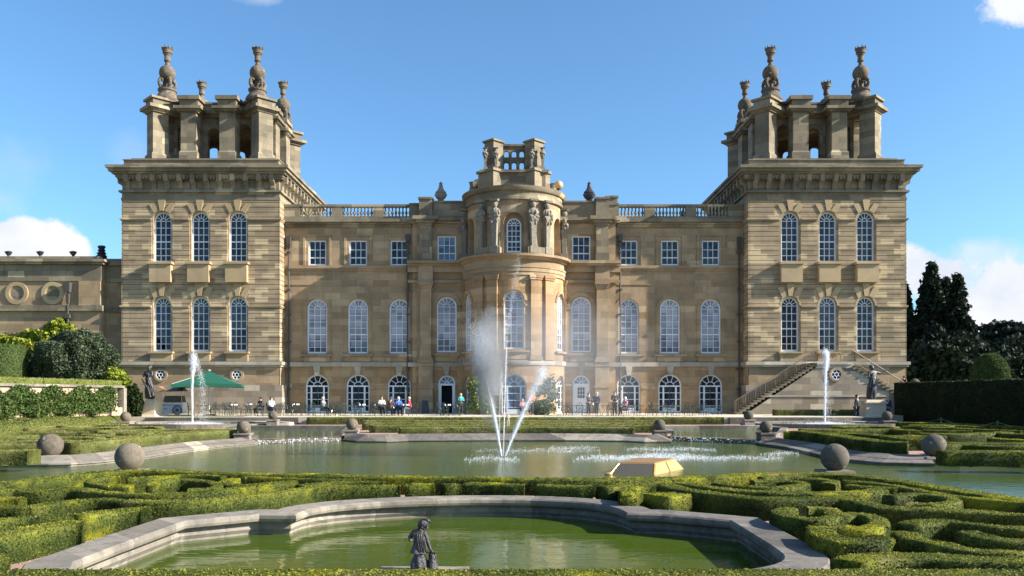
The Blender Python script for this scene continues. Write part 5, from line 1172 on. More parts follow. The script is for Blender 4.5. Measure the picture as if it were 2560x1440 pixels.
# ---- statues
def statue(px, D_, label, mirror, plabel):
    x = PX(px, D_); t = empty('statue', (x, D_, .62)); tag(t, label, 'statue', None)
    pd = MB(); pd.rbox(0,0,-.3,.12,1.62,1.5); pd.rbox(0,0,.12,.2,1.5,1.4,0,.95); pd.rbox(0,0,.2,.92,1.36,1.28); pd.rbox(0,0,.92,1.0,1.48,1.4); pd.rbox(0,0,1.0,1.08,1.58,1.5); pd.rbox(0,0,1.08,1.22,1.4,1.3,0,.92)
    pd.build('pedestal', MAT['pedestal_stone'], t); e = -1 if mirror else 1
    S = 1.42; n = dict(pelvis=(0,0,.95,.17), waist=(-.03*e,0,1.12,.13), chest=(.0,0,1.30,.16), neck=(.02*e,0,1.46,.06), jaw=(.02*e,-.01,1.52,.07), head=(.02*e,-.02,1.60,.095), crown=(.02*e,0,1.68,.06),
        thigh=(.05*e,-.02,.72,.21), knee=(.04*e,-.02,.45,.22), shin=(.07*e,0,.2,.22), base=(.05*e,0,.03,.26))
    ed = [('pelvis','waist'),('waist','chest'),('chest','neck'),('neck','jaw'),('jaw','head'),('head','crown'),('pelvis','thigh'),('thigh','knee'),('knee','shin'),('shin','base')]
    if mirror:   # right statue: one arm stretched out to the right and raised
        n.update(shl=(-.19,0,1.38,.065), ell=(-.27,-.05,1.14,.05), wrl=(-.14,-.2,1.05,.035), shr=(.2,0,1.40,.065), elr=(.44,-.02,1.33,.05), wrr=(.66,-.05,1.42,.036), har=(.72,-.06,1.5,.04))
        ed += [('chest','shl'),('shl','ell'),('ell','wrl'),('chest','shr'),('shr','elr'),('elr','wrr'),('wrr','har')]
    else:        # left statue: arms folded in front of the breast
        n.update(shl=(-.2,0,1.37,.065), ell=(-.27,-.06,1.17,.052), wrl=(-.06,-.22,1.22,.04), shr=(.2,0,1.39,.065), elr=(.25,-.08,1.2,.05), wrr=(.04,-.2,1.3,.038), har=(-.04,-.18,1.36,.04))
        ed += [('chest','shl'),('shl','ell'),('ell','wrl'),('chest','shr'),('shr','elr'),('elr','wrr'),('wrr','har')]
    me = skin(n, ed, 3); V = np.array([v.co[:] for v in me.vertices]); low_ = np.clip((1.25-V[:,2])/.5, 0, 1)
    a = np.arctan2(V[:,1], V[:,0]); k = 1+low_*(.10*np.sin(a*7+V[:,2]*3)+.05*np.sin(a*13-V[:,2]*5)); V[:,0] *= k; V[:,1] *= k
    me.vertices.foreach_set('co', (V*S).ravel()); me.materials.append(MAT['bronze' if not mirror else 'dark_lead']); me.update()
    link('figure', me, t, (0,0,1.2), -.25*e)
    dr = MB()
    for k in range(5): dr.tube([((-.25+.06*k)*e*S, -.2*S, 1.05*S-.1*k), ((.0+.05*k)*e*S, -.27*S, (.75-.05*k)*S), ((.22)*e*S, -.2*S, (.45-.08*k)*S)], [.03, .06, .03], 6)
    dr.tube([((.1)*e*S,-.18*S,1.35*S),(.18*e*S,-.22*S,1.1*S),(.3*e*S,-.12*S,.55*S),(.27*e*S,-.05*S,.05)], [.04,.06,.05,.03], 6)
    dr.ball((.02*e*S, .05*S, 1.63*S), .12*S, 10, 8, (1,1,.95)); link('drapery', dr.mesh('drapery', MAT['bronze' if not mirror else 'dark_lead'], True), t, (0,0,1.2), -.25*e); return t
statue(372, 57.6, 'draped bronze statue with folded arms on a sunlit pedestal left of the cart', False, '')
statue(2181, 57.6, 'dark statue stretching out its right arm on a pedestal below the stairs', True, '')
# bronze child by the near basin
ct = empty('child_statue', (-.985, 8.6, .40)); tag(ct, 'small bronze child statue in a short coat beside a shaggy stump at the near basin', 'statue')
K = 1.04
n = dict(pelvis=(-.005,0,.20,.066,.055), waist=(-.012,0,.265,.056,.046), chest=(-.012,0,.35,.066,.05), neck=(.008,0,.415,.026), jaw=(.02,-.004,.438,.036), head=(.03,-.006,.475,.052), crown=(.03,.0,.512,.035),
    shl=(-.068,0,.383,.03), ell=(-.108,.01,.318,.027), wrl=(-.080,-.055,.30,.02), shr=(.048,-.012,.375,.029), elr=(.083,-.02,.275,.021), wrr=(.112,-.022,.195,.016), har=(.128,-.02,.172,.019),
    th=(-.008,0,.13,.075), sh=(-.012,0,.06,.082), ba=(-.022,0,-.01,.098), tr=(.035,.0,.0,.085))
ed = [('pelvis','waist'),('waist','chest'),('chest','neck'),('neck','jaw'),('jaw','head'),('head','crown'),('chest','shl'),('shl','ell'),('ell','wrl'),('chest','shr'),('shr','elr'),('elr','wrr'),('wrr','har'),('pelvis','th'),('th','sh'),('sh','ba'),('sh','tr')]
me = skin(n, ed, 3); V = np.array([v.co[:] for v in me.vertices]); a = np.arctan2(V[:,1], V[:,0]+.01); lo_ = np.clip((.24-V[:,2])/.12, 0, 1)
k = 1+.07*lo_*np.sin(a*8+V[:,2]*20)+.03*(V[:,2] < .39)*(V[:,2] > .22)*np.sin(a*9); V[:,0] *= k; V[:,1] *= k
me.vertices.foreach_set('co', (V*K).ravel()); me.materials.append(MAT['bronze']); link('body', me, ct, (0,0,.0))
co_ = MB(); co_.lathe([(.052,.31),(.06,.26),(.078,.215),(.092,.18),(.086,.178),(.06,.2)], (-.014,0,0), 28, fold=lambda a, z: (1+.09*math.sin(6*a+1))*(1 if math.cos(a) > -2 else 1)); co_.v = [(x, y*.82, z) for x, y, z in co_.v]
for k in range(5): aa = -1.9+k*.35; co_.tube([(-.01+.05*math.cos(aa), .045*math.sin(aa), .385), (.0+.062*math.cos(aa), -.055, .30), (.01+.07*math.cos(aa+.15), -.062, .2)], [.008,.011,.006], 6)
for k in range(9): aa = 2*PI*k/9; co_.ball((-.008+.064*math.cos(aa), .052*math.sin(aa), .19+.006*math.sin(3*aa)), .017, 8, 6, (1.2,1,.7))
co_.build('coat', MAT['bronze'], ct, True)
ha = MB(); ha.ball((.030,.006,.487), .056, 16, 12, (1.0,1.0,.92)); rr = random.Random(2)
for k in range(26): aa = rr.uniform(0, 2*PI); zz = rr.uniform(-.03,.03); ha.ball((.03+.05*math.cos(aa), .006+.05*math.sin(aa), .455+zz), rr.uniform(.009,.015), 7, 5)
ha.tube([(.055,-.01,.515),(.085,-.012,.53),(.105,-.01,.51),(.098,-.01,.485),(.075,-.02,.47)], [.014,.012,.010,.009,.006], 7); ha.tube([(.03,-.02,.54),(.06,-.02,.542),(.09,-.02,.52)], [.01,.01,.005], 6)
ha.build('hair', MAT['bronze'], ct, True)
sm_ = MB(); sm_.lathe([(.062,0),(.058,.04),(.046,.08),(.04,.12),(.034,.155),(.02,.17)], (.125,0,0), 14, fold=lambda a, z: 1+.12*math.sin(5*a+z*60))
for k in range(60): aa = rr.uniform(0, 2*PI); zz = rr.uniform(.0,.18); r_ = .052-.13*zz; sm_.ball((.128+r_*math.cos(aa), r_*math.sin(aa)*.8, zz), rr.uniform(.007,.014), 6, 5, (1,1,1.5))
sm_.lathe([(.06,0),(.10,.012),(.04,.035)], (.06,0,0), 12); sm_.tube([(.14,0,.14),(.158,-.01,.185),(.15,-.015,.2)], [.012,.01,.006], 6)
sm_.build('shaggy_stump', MAT['bronze'], ct, True)
# small pale figure behind the spray, on the hedge row
sf = empty('small_statue', (xa(1270,41), 41.2, .5)); tag(sf, 'tiny pale statue on the far pool edge seen through the central jet', 'statue')
me = skin({k: (v[0]*.38, v[1]*.38, v[2]*.38, v[3]*.4) for k, v in stand('hold').items()}, EDG, 1); me.materials.append(MAT['pedestal_stone']); link('figure', me, sf, (0,0,.12))
MB().rbox(0,0,-.3,.13,.3,.3,0,.9).build('plinth', MAT['pool_stone'], sf)

# ================================================================== CAFE
def make_chair():
    t = empty('garden_chair'); tag(t, 'dark green iron garden chair on the terrace', 'chair', 'iron garden chairs on the cafe terrace')
    m_ = MB(); m_.lathe([(.02,.43),(.2,.43),(.22,.445),(.2,.46),(.02,.46)], n=14); m_.build('seat', MAT['iron_green'], t)
    m_ = MB(); m_.tube([(-.19,.17,.44),(-.2,.22,.75),(-.1,.24,.92),(0,.245,.96),(.1,.24,.92),(.2,.22,.75),(.19,.17,.44)], .016, 6); m_.tube([(0,.19,.46),(0,.235,.94)], .012, 5)
    for e in (-1, 1): m_.tube([(e*.08,.19,.48),(e*.13,.22,.66),(e*.04,.235,.82)], .01, 5); m_.tube([(e*.2,.2,.66),(e*.25,.02,.68),(e*.2,-.1,.46)], .013, 5)
    m_.build('backrest', MAT['iron_green'], t)
    for x, y in ((-.16,-.14),(.16,-.14),(-.17,.16),(.17,.16)): MB().tube([(x,y,.44),(x*1.25,y*1.3,0)], .015, 5).build('leg', MAT['iron_green'], t)
    return t
def make_table():
    t = empty('garden_table'); tag(t, 'round dark green iron garden table on the terrace', 'table', 'iron garden tables on the cafe terrace')
    m_ = MB(); m_.lathe([(.02,.70),(.42,.70),(.44,.715),(.42,.73),(.02,.73)], n=20); m_.build('tabletop', MAT['iron_green'], t)
    for k in range(3): a = k*2*PI/3; MB().tube([(.3*math.cos(a), .3*math.sin(a), .7),(.1*math.cos(a), .1*math.sin(a), .4),(.32*math.cos(a), .32*math.sin(a), 0)], .018, 5).build('leg', MAT['iron_green'], t)
    return t
ch0, tb0 = make_chair(), make_table(); used = []
def place(proto, x, y, rz, label=None):
    o = proto if proto not in used else copy_tree(proto); used.append(proto); o.location = (x, y, TZ); o.rotation_euler = (0,0,rz)
    if label: o['label'] = label
    return o
rr = random.Random(11); wh = ['front', 'right', 'back', 'left']
for i, (px, D_, ph) in enumerate([(505,58.6,'left of the parasol pole'),(545,60.5,'right behind the parasol pole'),(585,58.4,'under the right edge of the parasol'),(622,60.6,'just right of the parasol'),(650,58.3,'before the tower corner'),(700,58.2,'at the drainpipe by the left tower'),(735,60.5,'left of the first glazed door'),(772,58.6,'before the first glazed door'),(832,58.4,'between first and second glazed doors'),(868,60.4,'left of the second glazed door'),(905,58.4,'before the second glazed door'),(965,58.6,'between two seated people'),(1011,57.7,'between the blue and red jackets'),(1118,58.0,'before the open doorway'),(1140,58.9,'beside the person in teal'),(1418,58.6,'just right of the bow'),(1446,60.2,'before the white door'),(1515,58.2,'left of the right pilaster'),(1548,57.9,'by the person in pale pink'),(1597,58.5,'right of the person in pale pink'),(1652,58.8,'left of the middle right glazed door'),(1690,60.2,'before the middle right glazed door'),(1738,58.8,'between the last two glazed doors'),(1772,60.0,'before the glazed door nearest the stairs')]):
    x = xa(px, D_); place(tb0, x, D_, rr.random()*3, 'round green iron table '+ph); k = 3 if i % 3 else 2
    if px > 1640: k = 2
    a0 = rr.random()*6
    for j in range(k):
        a = a0+j*2*PI/k+rr.uniform(-.3,.3); q = int(((a+PI/4+PI/2) % (2*PI))/(PI/2)) % 4
        place(ch0, x+.72*math.cos(a), D_+.72*math.sin(a), a-PI/2+rr.uniform(-.2,.2), 'iron chair on the '+wh[q]+' side of the table '+ph)
# things left on the tables
for px, D_, lb in ((622,60.6,'clear glass and white cups on a table near the left tower'),(1014,57.7,'white cups on the table between the seated people'),(905,58.4,'white cups and plates on a table before the second glazed door'),(740,60.5,'white cups on a table near the first glazed door'),(1118,58.0,'white crockery on a table before the open doorway'),(585,58.4,'white crockery on a table below the parasol')):
    t = MB(); x = xa(px, D_)
    for k in range(5):
        a = k*1.3; cx_, cy_ = x+.2*math.cos(a), D_+.2*math.sin(a); t.lathe([(.03,0),(.05,.05),(.055,.1),(.045,.1),(.03,.02)], (cx_, cy_, TZ+.735), 8); t.lathe([(.02,0),(.09,.012),(.085,.02)], (cx_, cy_, TZ+.732), 10)
    o = t.build('crockery', MAT['white_paint'], None, True); tag(o, lb, 'crockery', 'crockery on the tables')
# parasol
D_ = 58.8; um = empty('parasol', (xa(523, D_), D_, TZ)); tag(um, 'large square green parasol with a white pole in front of the left tower', 'parasol')
m_ = MB(); h0, h1, hw = 2.22, 3.2, 2.3; ang = .28
def rp(x, y, z): return (x*math.cos(ang)-y*math.sin(ang), x*math.sin(ang)+y*math.cos(ang), z)
ap_ = rp(0,0,h1); ring_ = []
for e in range(4):
    c0_, c1_ = [(-1,-1),(1,-1),(1,1),(-1,1)][e], [(1,-1),(1,1),(-1,1),(-1,-1)][e]
    for k in range(8): t = k/8; sag = -.05*math.sin(PI*t*1); x, y = (c0_[0]*(1-t)+c1_[0]*t)*hw, (c0_[1]*(1-t)+c1_[1]*t)*hw; k_ = 1-.03*math.sin(PI*t); ring_.append(rp(x*k_, y*k_, h0+.07*math.sin(PI*t)))
L_ = len(ring_); mids = [((p[0]+ap_[0])/2, (p[1]+ap_[1])/2, p[2]*.5+ap_[2]*.5-.05) for p in ring_]; low_ = [(p[0]*1.0, p[1]*1.0, p[2]-.22-.015*(i % 2)) for i, p in enumerate(ring_)]
m_.add([ap_]+mids+ring_+low_, [(0, 1+i, 1+(i+1)%L_) for i in range(L_)]+[(1+i, 1+L_+i, 1+L_+(i+1)%L_, 1+(i+1)%L_) for i in range(L_)]+[(1+L_+i, 1+2*L_+i, 1+2*L_+(i+1)%L_, 1+L_+(i+1)%L_) for i in range(L_)])
m_.build('canopy', MAT['parasol_green'], um)
m_ = MB(); m_.tube([(0,0,0),(0,0,3.24)], .045, 10); m_.ball((0,0,3.25), .08, 10, 6, (1.6,1.6,.6)); m_.build('pole', MAT['pole_metal'], um)
m_ = MB(); m_.rbox(0,0,0,.1,.8,.8,.3); m_.build('base', MAT['iron_black'], um)
for c_ in ((-1,-1),(1,-1),(1,1),(-1,1)): MB().tube([(0,0,3.1), rp(c_[0]*hw*.97, c_[1]*hw*.97, h0+.02)], .02, 5).build('rib', MAT['pole_metal'], um)
# ice-cream style cart
D_ = 60.2; ca_ = empty('vending_cart', (xa(434, D_), D_, TZ)); tag(ca_, 'pale blue-white wheeled vending cart with a dark canopy beside the left statue', 'cart')
m_ = MB(); m_.box(-.78,.82,-.4,.4,.1,.88); m_.box(-.80,.84,-.42,.42,.88,.93); m_.build('body', MAT['cart_paint'], ca_)
m_ = MB(); m_.tube([(-.78+.16*k, -.415, .74+.02*math.sin(k*2.6)) for k in range(11)], .022, 5)
for a_, b_ in ((-.52,-.47),(-.45,-.41),(-.39,-.36),(-.34,-.30)): m_.box(a_, b_, -.412, -.401, .45, .50)
m_.build('trim', MAT['dark_blue'], ca_)
m_ = MB(); F0 = lambda u, d, z: (u, d, z); m_.arch(F0, .45, .37, .29, .34, -.50, -.44, 28, 0, 2*PI); m_.arch(F0, .45, .37, .03, .06, -.51, -.42, 12, 0, 2*PI)
for k in range(12): a = k*PI/6; m_.tube([(.45+.05*math.cos(a), -.47, .37+.05*math.sin(a)), (.45+.3*math.cos(a), -.47, .37+.3*math.sin(a))], .012, 4)
m_.build('wheel', MAT['dark_blue'], ca_)
m_ = MB(); m_.add([(-.66,-.36,.93),(.76,-.36,.93),(.70,-.3,1.42),(-.5,-.3,1.42),(-.66,.36,.93),(.76,.36,.93),(.70,.3,1.42),(-.5,.3,1.42)], [(0,1,2,3),(4,7,6,5),(0,4,5,1),(1,5,6,2),(2,6,7,3),(3,7,4,0)]); m_.build('display_case', MAT['cart_canopy'], ca_)
m_ = MB(); m_.add([(-.9,-.5,1.72),(.85,-.5,1.76),(.85,.5,1.76),(-.9,.5,1.72),(-.75,-.1,2.08),(.8,-.1,2.02),(.8,.1,2.02),(-.75,.1,2.08)], [(0,1,5,4),(1,2,6,5),(2,3,7,6),(3,0,4,7),(4,5,6,7),(0,3,2,1)]); m_.build('canopy', MAT['cart_canopy'], ca_)
m_ = MB(); m_.add([(-.92,-.52,1.70),(-.4,-.52,1.9),(-.9,-.5,2.1),(-.92,.5,1.7),(-.4,.5,1.9),(-.9,.48,2.1)], [(0,1,2),(3,5,4),(0,3,4,1),(1,4,5,2),(2,5,3,0)]); m_.build('canopy_end', MAT['terracotta'], ca_)
for x in (-.75,.75):
    for y in (-.38,.38): MB().tube([(x,y,.9),(x,y,1.78)], .02, 6).build('post', MAT['pole_metal'], ca_)
# dark board by the pilaster
D_ = 64; bd = empty('menu_board', (xa(1063, D_), D_, TZ)); tag(bd, 'dark blank A-shaped board standing between the seated people and the open doorway', 'board')
m_ = MB(); m_.add([(-.26,-.25,0),(.26,-.25,0),(.24,0,1.05),(-.24,0,1.05),(-.26,-.21,0),(.26,-.21,0),(.24,.04,1.05),(-.24,.04,1.05)], [(0,1,2,3),(4,7,6,5),(0,4,5,1),(1,5,6,2),(2,6,7,3),(3,7,4,0)]); m_.build('front_panel', MAT['board_dark'], bd)
m_ = MB(); m_.add([(-.26,.28,0),(.26,.28,0),(.24,.045,1.03),(-.24,.045,1.03),(-.26,.32,0),(.26,.32,0),(.24,.085,1.03),(-.24,.085,1.03)], [(0,1,2,3),(4,7,6,5),(0,4,5,1),(1,5,6,2),(2,6,7,3),(3,7,4,0)]); m_.build('back_panel', MAT['board_dark'], bd)
# short posts with drooping chains on the banks
def posts(pts, z, lbs, side):
    for (x, y), lb in zip(pts, lbs):
        t = empty('chain_post', (x, y, z)); tag(t, lb, 'post', 'short posts with chains')
        MB().tube([(0,0,-.1),(0,0,.42)], .06, 8).build('post', MAT['dark_blue' if side < 0 else 'pool_ledge_stone'], t); MB().ball((0,0,.44), .07, 8, 6, (1,1,.6)).build('cap', MAT['dark_blue' if side < 0 else 'pool_ledge_stone'], t)
    for (a, b), (c, d) in zip(pts, pts[1:]):
        pass
pl_ = [at(20,1050,1.25), at(103,1050,1.42), at(180,1048,1.5), at(234,1048,1.55)]
posts(pl_[1:], .78, ['nearest dark post on the left grass bank', 'middle dark post on the left grass bank', 'farthest dark post on the left grass bank'], -1)
for i in range(3):
    (a, b), (c, d) = pl_[i], pl_[i+1]; m_ = MB(); m_.tube([(a+(c-a)*t, b+(d-b)*t, 1.1-.22*math.sin(PI*t)) for t in [k/10 for k in range(11)]], .018, 5)
    thing_mb(m_, 'chain', 'iron_black', ('chain hanging to the left of the nearest post on the left bank', 'chain hanging between the nearest and middle posts on the left bank', 'chain hanging between the middle and farthest posts on the left bank')[i], 'chain')
posts([(26.9,51.5),(26.9,45.5)], .3, ['farther small stone post before the yew hedge', 'nearer small stone post before the yew hedge'], 1)
for i, (y0, y1) in enumerate(((53.5,51.5),(51.5,49.5),(47.5,45.5),(45.5,43.5))):
    m_ = MB(); m_.tube([(26.9, y0+(y1-y0)*t, .68-.3*(t if i % 2 else 1-t)) for t in (0,.25,.5,.75,1)], .02, 5); thing_mb(m_, 'chain', 'pool_ledge_stone', ('chain on the far side of the farther post by the yew hedge','chain on the near side of the farther post by the yew hedge','chain on the far side of the nearer post by the yew hedge','chain on the near side of the nearer post by the yew hedge')[i], 'chain')

# ================================================================== STAIRCASE AT THE RIGHT TOWER
SY0, SY1 = 62.0, 64.35; sX = lambda px: xa(px, SY0); sZ = lambda py: za(py, SY0)
st_ = empty('outer_staircase', (sX(2085), SY0, TZ)); tag(st_, 'stone double staircase with iron railings climbing to the right tower', 'staircase')
def sp(name, mb, m, sm=False): return rel(mb, st_).build(name, MAT[m], st_, sm)
xA, xB, xC, xD = sX(1838), sX(2042), sX(2132), sX(2268); zT_ = sZ(907)
n1 = 22; m_ = MB()
for k in range(n1):
    a = xA+(xB-xA)*k/n1; b = xA+(xB-xA)*(k+1)/n1; z = TZ+(zT_-TZ)*(k+1)/n1; m_.box(a, b, SY0+.02, SY1, z-.3 if k else TZ-.1, z-.05); m_.box(a-.05, b, SY0-.05, SY1+.0, z-.05, z)
sp('left_flight', m_, 'weathered_stone')
m_ = MB(); n2 = 13; zE = 2.0
for k in range(n2):
    a = xC+(xD-xC)*k/n2; b = xC+(xD-xC)*(k+1)/n2; z = zT_-(zT_-zE)*(k+1)/n2; m_.box(a, b, SY0+.02, SY1, z-.3, z-.05); m_.box(a, b+.05, SY0-.05, SY1, z-.05, z)
sp('right_flight', m_, 'weathered_stone')
m_ = MB(); m_.box(xB, xC, SY0-.06, SY1, zT_-.12, zT_+.02); m_.box(xB-.05, xC+.05, SY0+.05, SY1, zT_-.4, zT_-.12); sp('landing', m_, 'pale_ledge_stone')
m_ = MB(); poly = [(xA+.35, TZ-.3), (xB, zT_-.35), (xC, zT_-.35), (xD, zE-.3), (xD, .2), (xA+.35, .2)]
m_.add([(x, SY0+.1, z) for x, z in poly]+[(x, SY1-.1, z) for x, z in poly], [tuple(range(6)), tuple(range(11,5,-1))]+[(i,(i+1)%6,6+(i+1)%6,6+i) for i in range(6)]); sp('side_wall', m_, 'rough_plinth_stone')
m_ = MB(); m_.box(sX(1905), sX(2215), SY0+.03, SY0+.12, sZ(992), sZ(988)); sp('wall_string', m_, 'pale_ledge_stone')
m_ = MB()
m_.add([(sX(2142),SY0+.03,sZ(880)),(sX(2142),SY0+.12,sZ(880))],[]) if False else None
o = oculus(0, 0, 0, .40, st_); o.location = (sX(2092)-st_.location.x, .07, sZ(936)-TZ)
def rail(p, q, nb_, name='railing'):
    m_ = MB(); (x0, z0), (x1, z1) = p, q; h = .92; m_.tube([(x0, SY0+.08, z0+h), (x1, SY0+.08, z1+h)], .035, 6); m_.tube([(x0, SY0+.08, z0+.1), (x1, SY0+.08, z1+.1)], .016, 5)
    for k in range(nb_+1):
        t = k/nb_; x, z = x0+(x1-x0)*t, z0+(z1-z0)*t; m_.tube([(x, SY0+.08, z), (x, SY0+.08, z+h)], .009 if k % 6 else .018, 4)
    return sp(name, m_, 'rail_iron', True)
rail((xA, TZ+.1), (xB, zT_+.05), 48); rail((xC, zT_+.05), (xD, zE+.08), 34); rail((xB, zT_+.02), (xC, zT_+.02), 6)
m_ = MB()
for x in (xB+.75, xB+1.4, xB+2.05):     # scrolled panel of the landing
    for r_, s0 in ((.26, 0), (.17, 2), (.09, 4)): m_.tube([(x+r_*math.cos(a)*(1-.02*i), SY0+.07, zT_+.48+r_*math.sin(a)) for i, a in enumerate([s0+k*.5 for k in range(12)])], .016, 4)
sp('railing_scrolls', m_, 'rail_iron', True)
sb = empty('stone_ball_finial', (xa(2287,64), 64, 2.0)); tag(sb, 'grey stone ball on a pier at the foot of the right stair flight', 'stone ball'); MB().ball((0,0,1.1), .36, 16, 12).build('ball', MAT['lichen_stone'], sb, True); MB().rbox(0,0,0,.78,.5,.5).build('pier', MAT['pool_stone'], sb)
# ================================================================== GOLDEN CAR
car = empty('sunken_car', (3.85, 23.6, 0)); tag(car, 'boxy golden car sunk to its windows in the big pool', 'car')
A, B_, C_, D2 = (2.66,22.85), (3.86,22.72), (5.08,24.62), (3.88,24.78)
RF = dict(fl=(2.98,23.2,.275), fr=(3.97,23.08,.275), br=(4.78,24.42,.30), bl=(3.62,24.55,.30))
def cp(name, mb, m, sm=False): return rel(mb, car).build(name, MAT[m], car, sm)
def panel(p, inset, off, thick=.012):
    P = [Vector(q) for q in p]; c = sum(P, Vector())/4; nrm = (P[1]-P[0]).cross(P[3]-P[0]).normalized()
    Q = [q+(c-q)*inset+nrm*off for q in P]; return MB().add([tuple(q) for q in Q]+[tuple(q-nrm*thick) for q in Q], [(0,1,2,3),(7,6,5,4),(0,4,5,1),(1,5,6,2),(2,6,7,3),(3,7,4,0)])
z0 = -.05; b4 = [(A[0]-.03,A[1]-.03,z0), (B_[0]+.02,B_[1]-.03,z0), (C_[0]+.03,C_[1],z0), (D2[0],D2[1],z0)]
def roofpt(k, i): v = RF[k]; return (v[0], v[1], v[2])
bd_ = MB(); bd_.add(b4+[RF['fl'], RF['fr'], RF['br'], RF['bl']], [(0,1,5,4),(1,2,6,5),(2,3,7,6),(3,0,4,7),(4,5,6,7)])
bd_.add([(2.2,21.9,-.5),(3.5,21.7,-.5),(5.6,25.1,-.5),(4.3,25.4,-.5),(2.3,22.2,-.08),(3.6,22.0,-.08),(5.4,24.9,-.08),(4.2,25.2,-.08)], [(0,1,5,4),(1,2,6,5),(2,3,7,6),(3,0,4,7),(4,5,6,7)])
for a_, b_ in ((b4[0], RF['fl']), (b4[1], RF['fr']), (b4[2], RF['br']), (b4[3], RF['bl'])): bd_.tube([a_, b_], .022, 8)
for a_, b_ in (('fl','fr'),('fr','br'),('br','bl'),('bl','fl')): bd_.tube([RF[a_], RF[b_]], .022, 8)
simple('gold_dull', (.06,.052,.042), .6, var=.1); simple('gold_bright', (.72,.46,.15), .35, metal=.75, var=.06, bump=.004)
cp('body', bd_, 'gold_bright', True)
cp('windscreen', panel([b4[0], b4[1], RF['fr'], RF['fl']], .08, .028), 'gold_dull')
mid_b = tuple((Vector(b4[1])*.48+Vector(b4[2])*.52)); mid_t = tuple((Vector(RF['fr'])*.5+Vector(RF['br'])*.5))
cp('side_window', panel([b4[1], mid_b, mid_t, RF['fr']], .10, .02), 'gold_bright'); cp('side_window', panel([mid_b, b4[2], RF['br'], mid_t], .12, .02), 'gold_bright')
simple('roof_gold', (.30,.17,.08), .55, metal=.3, var=.15)
cp('roof', panel([RF['fl'], RF['fr'], RF['br'], RF['bl']], .03, .035, .03), 'roof_gold')
mr = MB().ball((2.62,22.72,.03), .10, 12, 8, (1.2,.6,.55)); cp('mirror', mr, 'gold_bright', True)

# ================================================================== FOUNTAINS
def jetpts(path, n, r0, r1, pw=1., bias=1.):
    P = np.array(path, float); m_ = len(P)-1; t = RNG.random(n)**bias*m_; i = np.minimum(t.astype(int), m_-1); f_ = (t-i)[:,None]
    c = P[i]*(1-f_)+P[i+1]*f_; rr_ = (r0+(r1-r0)*(t/m_)**pw); g = RNG.normal(size=(n,3))*(rr_*.55)[:,None]; g[:,2] *= 1.6; return c+g
def drops(name, P, size, m, parent):
    V, rd = leaves(P, size, None, long=1.3); o = link(name, leafmesh(name, MAT[m], V, rd), parent); return o
m, N, p = new_mat('spray_drop'); p.inputs['Base Color'].default_value = (.85,.88,.93,1); p.inputs['Roughness'].default_value = .4
t_ = N.new('ShaderNodeBsdfTranslucent'); t_.inputs[0].default_value = (.8,.83,.9,1); o_ = [x for x in N.n if x.type == 'OUTPUT_MATERIAL'][0]
mx = N.new('ShaderNodeMixShader'); mx.inputs[0].default_value = .5; N.l.new(p.outputs[0], mx.inputs[1]); N.l.new(t_.outputs[0], mx.inputs[2])
tr2 = N.new('ShaderNodeBsdfTransparent'); mx2 = N.new('ShaderNodeMixShader'); mx2.inputs[0].default_value = .45; N.l.new(mx.outputs[0], mx2.inputs[1]); N.l.new(tr2.outputs[0], mx2.inputs[2]); N.l.new(mx2.outputs[0], o_.inputs[0])
FX, FY = xa(1257,29.3), 29.3; fo = empty('main_fountain', (FX, FY, 0)); tag(fo, 'tall white water jets fanning out of the big pool in front of the bow', 'fountain')
q = F/29.3; G = lambda px, py: ((px-1257)/q, 0., (1142-py)/q)
left = [G(1254,1142), G(1240,1060), G(1224,985), G(1208,920), G(1196,875), G(1188,840)]
j = np.concatenate([jetpts(left, 60000, .02, .34, 1.3), jetpts(left[2:], 50000, .14, .55, 1.1, .75)])
j[:,0] += np.where(j[:,2] > 2.2, np.abs(RNG.normal(scale=.22, size=len(j))), 0); drops('left_jet', j, .0115, 'spray_drop', fo)
mb = MB().tube(left[:4], [.03,.035,.045,.02], 8); mb.build('jet_core', MAT['jet_water'], fo, True)
cen = [G(1258,1142), G(1262,1000), G(1266,870), G(1272,800), G(1284,730), G(1298,645)]
drops('centre_jet', np.concatenate([jetpts(cen[:3], 3000, .012, .05), jetpts(cen[2:], 1500, .05, .13), jetpts([G(1247,1142), G(1250,1000), G(1254,930)], 2500, .012, .05)]), .016, 'spray_drop', fo)
mb = MB().tube(cen[:3], [.016,.014,.008], 8); mb.build('jet_core', MAT['jet_water'], fo, True)
rig = [G(1262,1142), G(1282,1090), G(1304,1040), G(1326,990), G(1348,945), G(1362,925)]
drops('right_jet', np.concatenate([jetpts(rig, 17000, .02, .18), jetpts([G(1330,985), G(1370,960), G(1400,1010)], 1500, .15, .4)]), .016, 'spray_drop', fo)
mb = MB().tube(rig[:4], [.025,.03,.035,.02], 8); mb.build('jet_core', MAT['jet_water'], fo, True)
mb = MB(); mb.lathe([(.16,-.3),(.16,-.02),(.12,.02),(.05,.03)], n=16); mb.build('nozzle', MAT['iron_black'], fo)
